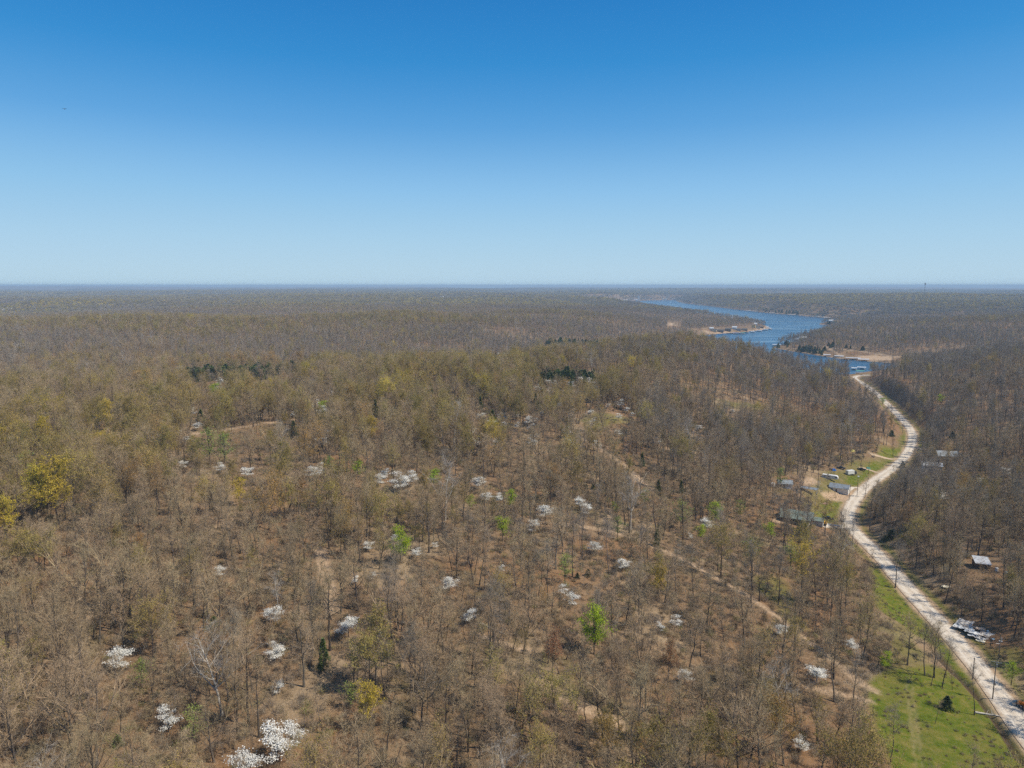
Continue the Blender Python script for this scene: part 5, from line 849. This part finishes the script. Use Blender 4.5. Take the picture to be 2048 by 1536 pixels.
# white specks of blossom on the further slopes
q = np.random.default_rng(21); n_ = 0; px_ = q.uniform(0, 1500, 400); py_ = q.uniform(655, 905, 400); P_ = hit(px_, py_); cl_ = fbm(px_, py_ * 2, 160, 400, 2)
for p, c_ in zip(P_, cl_):
    if c_ > .02 and p[2] > 3 and n_ < 130: whole('dogwood_tree', 'dogwood', int(q.integers(0, 3)), tuple(p), float(q.uniform(.8, 1.5)), float(q.uniform(0, 6)), 'white flowering dogwood showing as a speck on a further wooded slope', 'dogwood tree', 'dogwoods speckling the further slopes'); n_ += 1
# white sycamore and roadside trees
for px, py, s, k, kd, nm, lb, cat, ph in ((1630, 1012, .62, 0, 'sycamore', 'sycamore_tree', 'white barked sycamore standing alone at the edge of the yard', 'sycamore tree', 'the white sycamore'), (1681, 1066, .75, 3, 'bare', 'bare_tree', 'leaning bare tree at the drive corner in front of the gravel road', 'bare tree', 'the drive corner tree'), (1704, 1088, .62, 0, 'bare', 'bare_tree', 'thin bare tree crossing the road just below the drive', 'bare tree', None), (1790, 1176, .95, 0, 'bare', 'bare_tree', 'tall bare tree crossing the road at the first bend below', 'bare tree', 'the tall roadside tree'), (1868, 1355, 1.0, 1, 'bare', 'bare_tree', 'tall bare tree on the grass in front of the road, left of pair', 'bare tree', 'the left roadside pair tree'), (1884, 1374, .85, 4, 'bare', 'bare_tree', 'tall bare tree on the grass in front of the road, right of pair', 'bare tree', None), (1850, 1350, .8, 2, 'bare', 'bare_tree', 'bare tree left of the tall pair on the grass', 'bare tree', None), (1862, 1372, .6, 4, 'bare', 'bare_tree', 'thin bare tree below the tall pair on the grass', 'bare tree', None), (1949, 1430, .75, 4, 'bare', 'bare_tree', 'thin bare tree on the grass left of the crossarm utility pole', 'bare tree', 'the thin ditch tree'), (1780, 1527, .85, 4, 'bare', 'bare_tree', 'lone thin bare tree on the bright lawn at the bottom', 'bare tree', 'the lone lawn tree'), (1706, 1436, .95, 0, 'bare', 'bare_tree', 'bare leaning tree at the left edge of the lawn', 'bare tree', 'the lawn edge tree'), (1735, 1226, .9, 3, 'bare', 'bare_tree', 'broad bare tree at the top of the lower lawn', 'bare tree', None), (1905, 1380, .5, 5, 'bare', 'bare_tree', 'small bare tree beside the round cedar at the ditch', 'bare tree', None), (1870, 1447, .5, 5, 'bare', 'bare_tree', 'small bare tree on a brushy mound in the lawn', 'bare tree', None), (1730, 995, .7, 3, 'bare', 'bare_tree', 'bare tree whose branches cross the road beside the yard light pole', 'bare tree', None), (1690, 1222, .95, 1, 'bud', 'amber_tree', 'amber budding tree left of the grassy track', 'budding tree', 'the amber tree'), (1600, 1000, .75, 2, 'bare', 'bare_tree', 'bare tree left of the white sycamore', 'bare tree', None), (1657, 985, .6, 4, 'bare', 'bare_tree', 'thin bare tree standing in front of the workshop', 'bare tree', None), (1672, 1008, .5, 5, 'bare', 'bare_tree', 'small bare tree between the dirt yard and grass', 'bare tree', None), (1925, 1618, .8, 1, 'bare', 'bare_tree', 'bare crown rising from below the photo, lower right of the lawn', 'bare tree', None), (2005, 1640, .85, 3, 'bare', 'bare_tree', 'bare crown rising from below the photo at the bottom right corner', 'bare tree', None), (1868, 1655, .9, 5, 'bare', 'bare_tree', 'bare crown rising from below the photo at the lawn bottom', 'bare tree', None), (1786, 913, .75, 3, 'bare', 'bare_tree', 'slanting bare tree on the bright lawn by the road', 'bare tree', None)):
    p = hit(px, py)[0]; tree(nm, kd, k, (p[0], p[1], p[2] - .1), s, px * 1.7, lb, cat, 'trees by the road and yard'); TAKEN.append((p[0], p[1], 4))
    if ph: LAND.append((p[0], p[1], ph))
LAND += [(*at(1985, 1399)[:2], 'the crossarm utility pole'), (*at(1955, 1270)[:2], 'the collapsed trailer'), (*at(1962, 1133)[:2], 'the streaked roof shed')]

# ------------------------------------------------------------------ woods: the many
def wood_points(r0, r1, s, seed, full, half=R(44), low=False):
    x, y = scatter(r0, r1, s, half, seed); h = height(x, y); ok = clear_of(x, y, h, full=full, low=low); return x[ok], y[ok], h[ok]

NB, NU = len(PROTO['bare']), len(PROTO['bud'])
def pick_kinds(x, y, h, rg):
    """index into bare + bud prototypes"""
    b = budness(x, y, h); p = smooth(-.25, .75, b + rg.normal(size=x.shape) * .12); bud = rg.uniform(size=x.shape) < .06 + .42 * p
    tone = fbm(x, y, 130, 311, 2) + rg.normal(size=x.shape) * .45
    kb = rg.integers(0, NB // 2, x.shape) * 2 + (rg.uniform(size=x.shape) < smooth(-.7, .3, b + .5 * fbm(x, y, 170, 315, 2) + .5 * (np.hypot(x, y) < 650))); kb = np.where(rg.uniform(size=x.shape) < .007, NB - 1, kb); ku = np.where(tone > .75, NB + 3 + rg.integers(0, 2, x.shape), np.where(tone < -1.2, NB + 5, NB + rg.integers(0, 3, x.shape)))
    return np.where(bud, ku, kb), bud
shapes = [shape_obj('t', m_, [a, t_, l_ or t_]) for m_, a, t_, l_ in PROTO['bare'] + PROTO['bud']]
rg = np.random.default_rng(77)
x1, y1, z1 = wood_points(95, 900, 5.0, 2, True)
dens = fbm(x1, y1, 55, 320, 3); keep = rg.uniform(size=x1.shape) < .72 + .85 * dens; x1, y1, z1 = x1[keep], y1[keep], z1[keep]
x2, y2, z2 = wood_points(900, 3000, 6.8, 3, True)
k_ = rg.uniform(size=x2.shape) < .85 + .9 * fbm(x2, y2, 130, 321, 3); x2, y2, z2 = x2[k_], y2[k_], z2[k_]
xs, ys, zs = np.r_[x1, x2], np.r_[y1, y2], np.r_[z1, z2]; k_ = sightlines(xs, ys, zs, 16, 2.2); xs, ys, zs = xs[k_], ys[k_], zs[k_]; kk, bud = pick_kinds(xs, ys, zs, rg)
sz = (rg.uniform(.5, 1.15, xs.shape) * np.where(np.hypot(xs, ys) > 1800, .72, np.where(np.hypot(xs, ys) > 900, .95, 1))) * np.where(rg.uniform(size=xs.shape) < .2, .7, 1)
tn = rg.uniform(0, 6.28, xs.shape)
px_, py_, dp_ = to_pix(xs, ys, zs + 9 * sz); inside_ = (px_ > -40) & (px_ < 2088) & (py_ < 1580); rank = np.where(inside_, sz / dp_, 0)
near_bare = [i for i in np.argsort(-rank) if not bud[i]][:N_BARE]; near_bud = [i for i in np.argsort(-rank) if bud[i]][:N_BUD]
rest = np.ones(len(xs), bool); rest[near_bare] = False; rest[near_bud] = False
plant('forest', dict(x=xs[rest], y=ys[rest], z=zs[rest], kind_=kk[rest], turn=tn[rest], size=sz[rest]), None, shapes)
# understory brush and saplings
xb, yb, zb = wood_points(100, 600, 2.3, 4, True, low=True); k = rg.uniform(size=xb.shape) < .55 + .5 * fbm(xb, yb, 40, 330, 3); xb, yb, zb = xb[k], yb[k], zb[k]; k = sightlines(xb, yb, zb, 2.5, 1); xb, yb, zb = xb[k], yb[k], zb[k]
plant('undergrowth', dict(x=xb, y=yb, z=zb, kind_=rg.choice([0, 1, 2, 3, 4], len(xb), p=[.3, .25, .1, .2, .15]), turn=rg.uniform(0, 6.28, len(xb)), size=rg.uniform(.5, 1.1, len(xb))), None, [shape_obj('b', m_, [a, t_, l_ or t_]) for m_, a, t_, l_ in PROTO['brush']])
# far woods
xf, yf, zf = wood_points(3000, 7000, 30, 6, False, R(41)); xg, yg, zg = wood_points(7000, 15000, 42, 7, False, R(40)); xf, yf, zf = np.r_[xf, xg], np.r_[yf, yg], np.r_[zf, zg]
k_ = rg.uniform(size=xf.shape) < .92 + .8 * fbm(xf, yf, 420, 322, 3); xf, yf, zf = xf[k_], yf[k_], zf[k_]
bf = .3 + .7 * fbm(xf, yf, 700, 323, 3) + .4 * budness(xf, yf, zf) + rg.normal(size=xf.shape) * .25; kf = np.clip(np.round(1.6 + 2.2 * bf), 0, 4).astype(int)
plant('distant_forest', dict(x=xf, y=yf, z=zf, kind_=kf, turn=rg.uniform(0, 6.28, len(xf)), size=rg.uniform(.85, 1.15, len(xf)) * np.where(np.hypot(xf, yf) > 7000, 1.25, 1)), None, [shape_obj('s', m_, [BARK, TWIG_DARK, OLIVE, GOLD]) for m_ in STANDS])

# weeds and tufts on the rough lawns
xt, yt = [rg.uniform(a, b_, 16000) for a, b_ in ((85, 215), (130, 330))]; zt = height(xt, yt); gt, mt_, dt = cover(xt, yt, zt); k = (gt + mt_ > .4) & (dt < .3) & (rg.uniform(size=xt.shape) < .25 + .5 * fbm(xt, yt, 9, 340, 3)); xt, yt, zt = xt[k], yt[k], zt[k]
plant('weeds', dict(x=xt, y=yt, z=zt, kind_=rg.choice([0, 1, 2], len(xt), p=[.35, .15, .5]), turn=rg.uniform(0, 6.28, len(xt)), size=rg.uniform(.12, .42, len(xt))), None, [shape_obj('w', m_, [a, t_, l_ or t_]) for m_, a, t_, l_ in PROTO['brush'][:3]])

# ------------------------------------------------------------------ the nearest of the woods, each a tree of its own
LN = np.array([(a, b) for a, b, _ in LAND]); LP = np.array([to_pix(a, b, height(np.array([a]), np.array([b])))[:2] for a, b, _ in LAND]).reshape(-1, 2)
used_ = {}
ORD = ['', 'second ', 'third ', 'fourth ', 'fifth ', 'sixth ', 'seventh ', 'eighth ', 'ninth ', 'tenth ', 'eleventh ', 'twelfth ', 'thirteenth ', 'fourteenth ', 'fifteenth ', 'sixteenth ', 'seventeenth ', 'eighteenth ', 'nineteenth ', 'twentieth ']
def grow(idx, what, name, cat, kind_of, group):
    rows = []
    for i in idx:
        b = to_pix(xs[i], ys[i], zs[i]); dd = np.hypot(LP[:, 0] - b[0], (LP[:, 1] - b[1]) * 1.3); j = int(dd.argmin()); dx, dy = b[0] - LP[j, 0], b[1] - LP[j, 1]
        rel = ('right of' if dx > 0 else 'left of') if abs(dx) > abs(dy) else ('beyond' if dy < 0 else 'in front of'); rows.append((j, rel, float(dd[j]), i))
    for j, rel, dist, i in sorted(rows):
        n_ = used_.get((what, j, rel), 0); used_[(what, j, rel)] = n_ + 1; o_ = ORD[n_] + 'nearest ' if n_ < len(ORD) else 'far ' * 1
        kd, k = ('bare', kk[i]) if kk[i] < NB else ('bud', kk[i] - NB)
        tree(name, kd, int(k), (xs[i], ys[i], zs[i] - .1), float(sz[i]), float(tn[i]), f'{o_}{what} {rel} {LAND[j][2]}', cat, group)
grow(near_bare, 'bare grey tree', 'bare_tree', 'bare tree', None, 'bare trees of the near woods')
grow(near_bud, 'budding oak', 'budding_oak', 'budding tree', None, 'budding oaks of the near woods')

# ------------------------------------------------------------------ the air
hz = bpy.data.materials.new('haze'); hz.use_nodes = True; n = hz.node_tree
for q in list(n.nodes):
    if q.type == 'BSDF_PRINCIPLED': n.nodes.remove(q)
pv = n.nodes.new('ShaderNodeVolumePrincipled'); pv.inputs['Color'].default_value = (.56, .77, 1, 1); pv.inputs['Density'].default_value = 1.0e-4; pv.inputs['Anisotropy'].default_value = 0.0
n.links.new(pv.outputs[0], n.nodes['Material Output'].inputs['Volume'])
zb0, zb1 = -9.0, 151.0
vv = [(sx_ * 27000, sy_ * 27000, z_) for z_ in (zb0, zb1) for sx_, sy_ in ((-1, -1), (1, -1), (1, 1), (-1, 1))]
hb_ = mesh_obj('haze', vv, [(3, 2, 1, 0), (4, 5, 6, 7), (0, 1, 5, 4), (1, 2, 6, 5), (2, 3, 7, 6), (3, 0, 4, 7)], hz); hb_['kind'] = 'stuff'
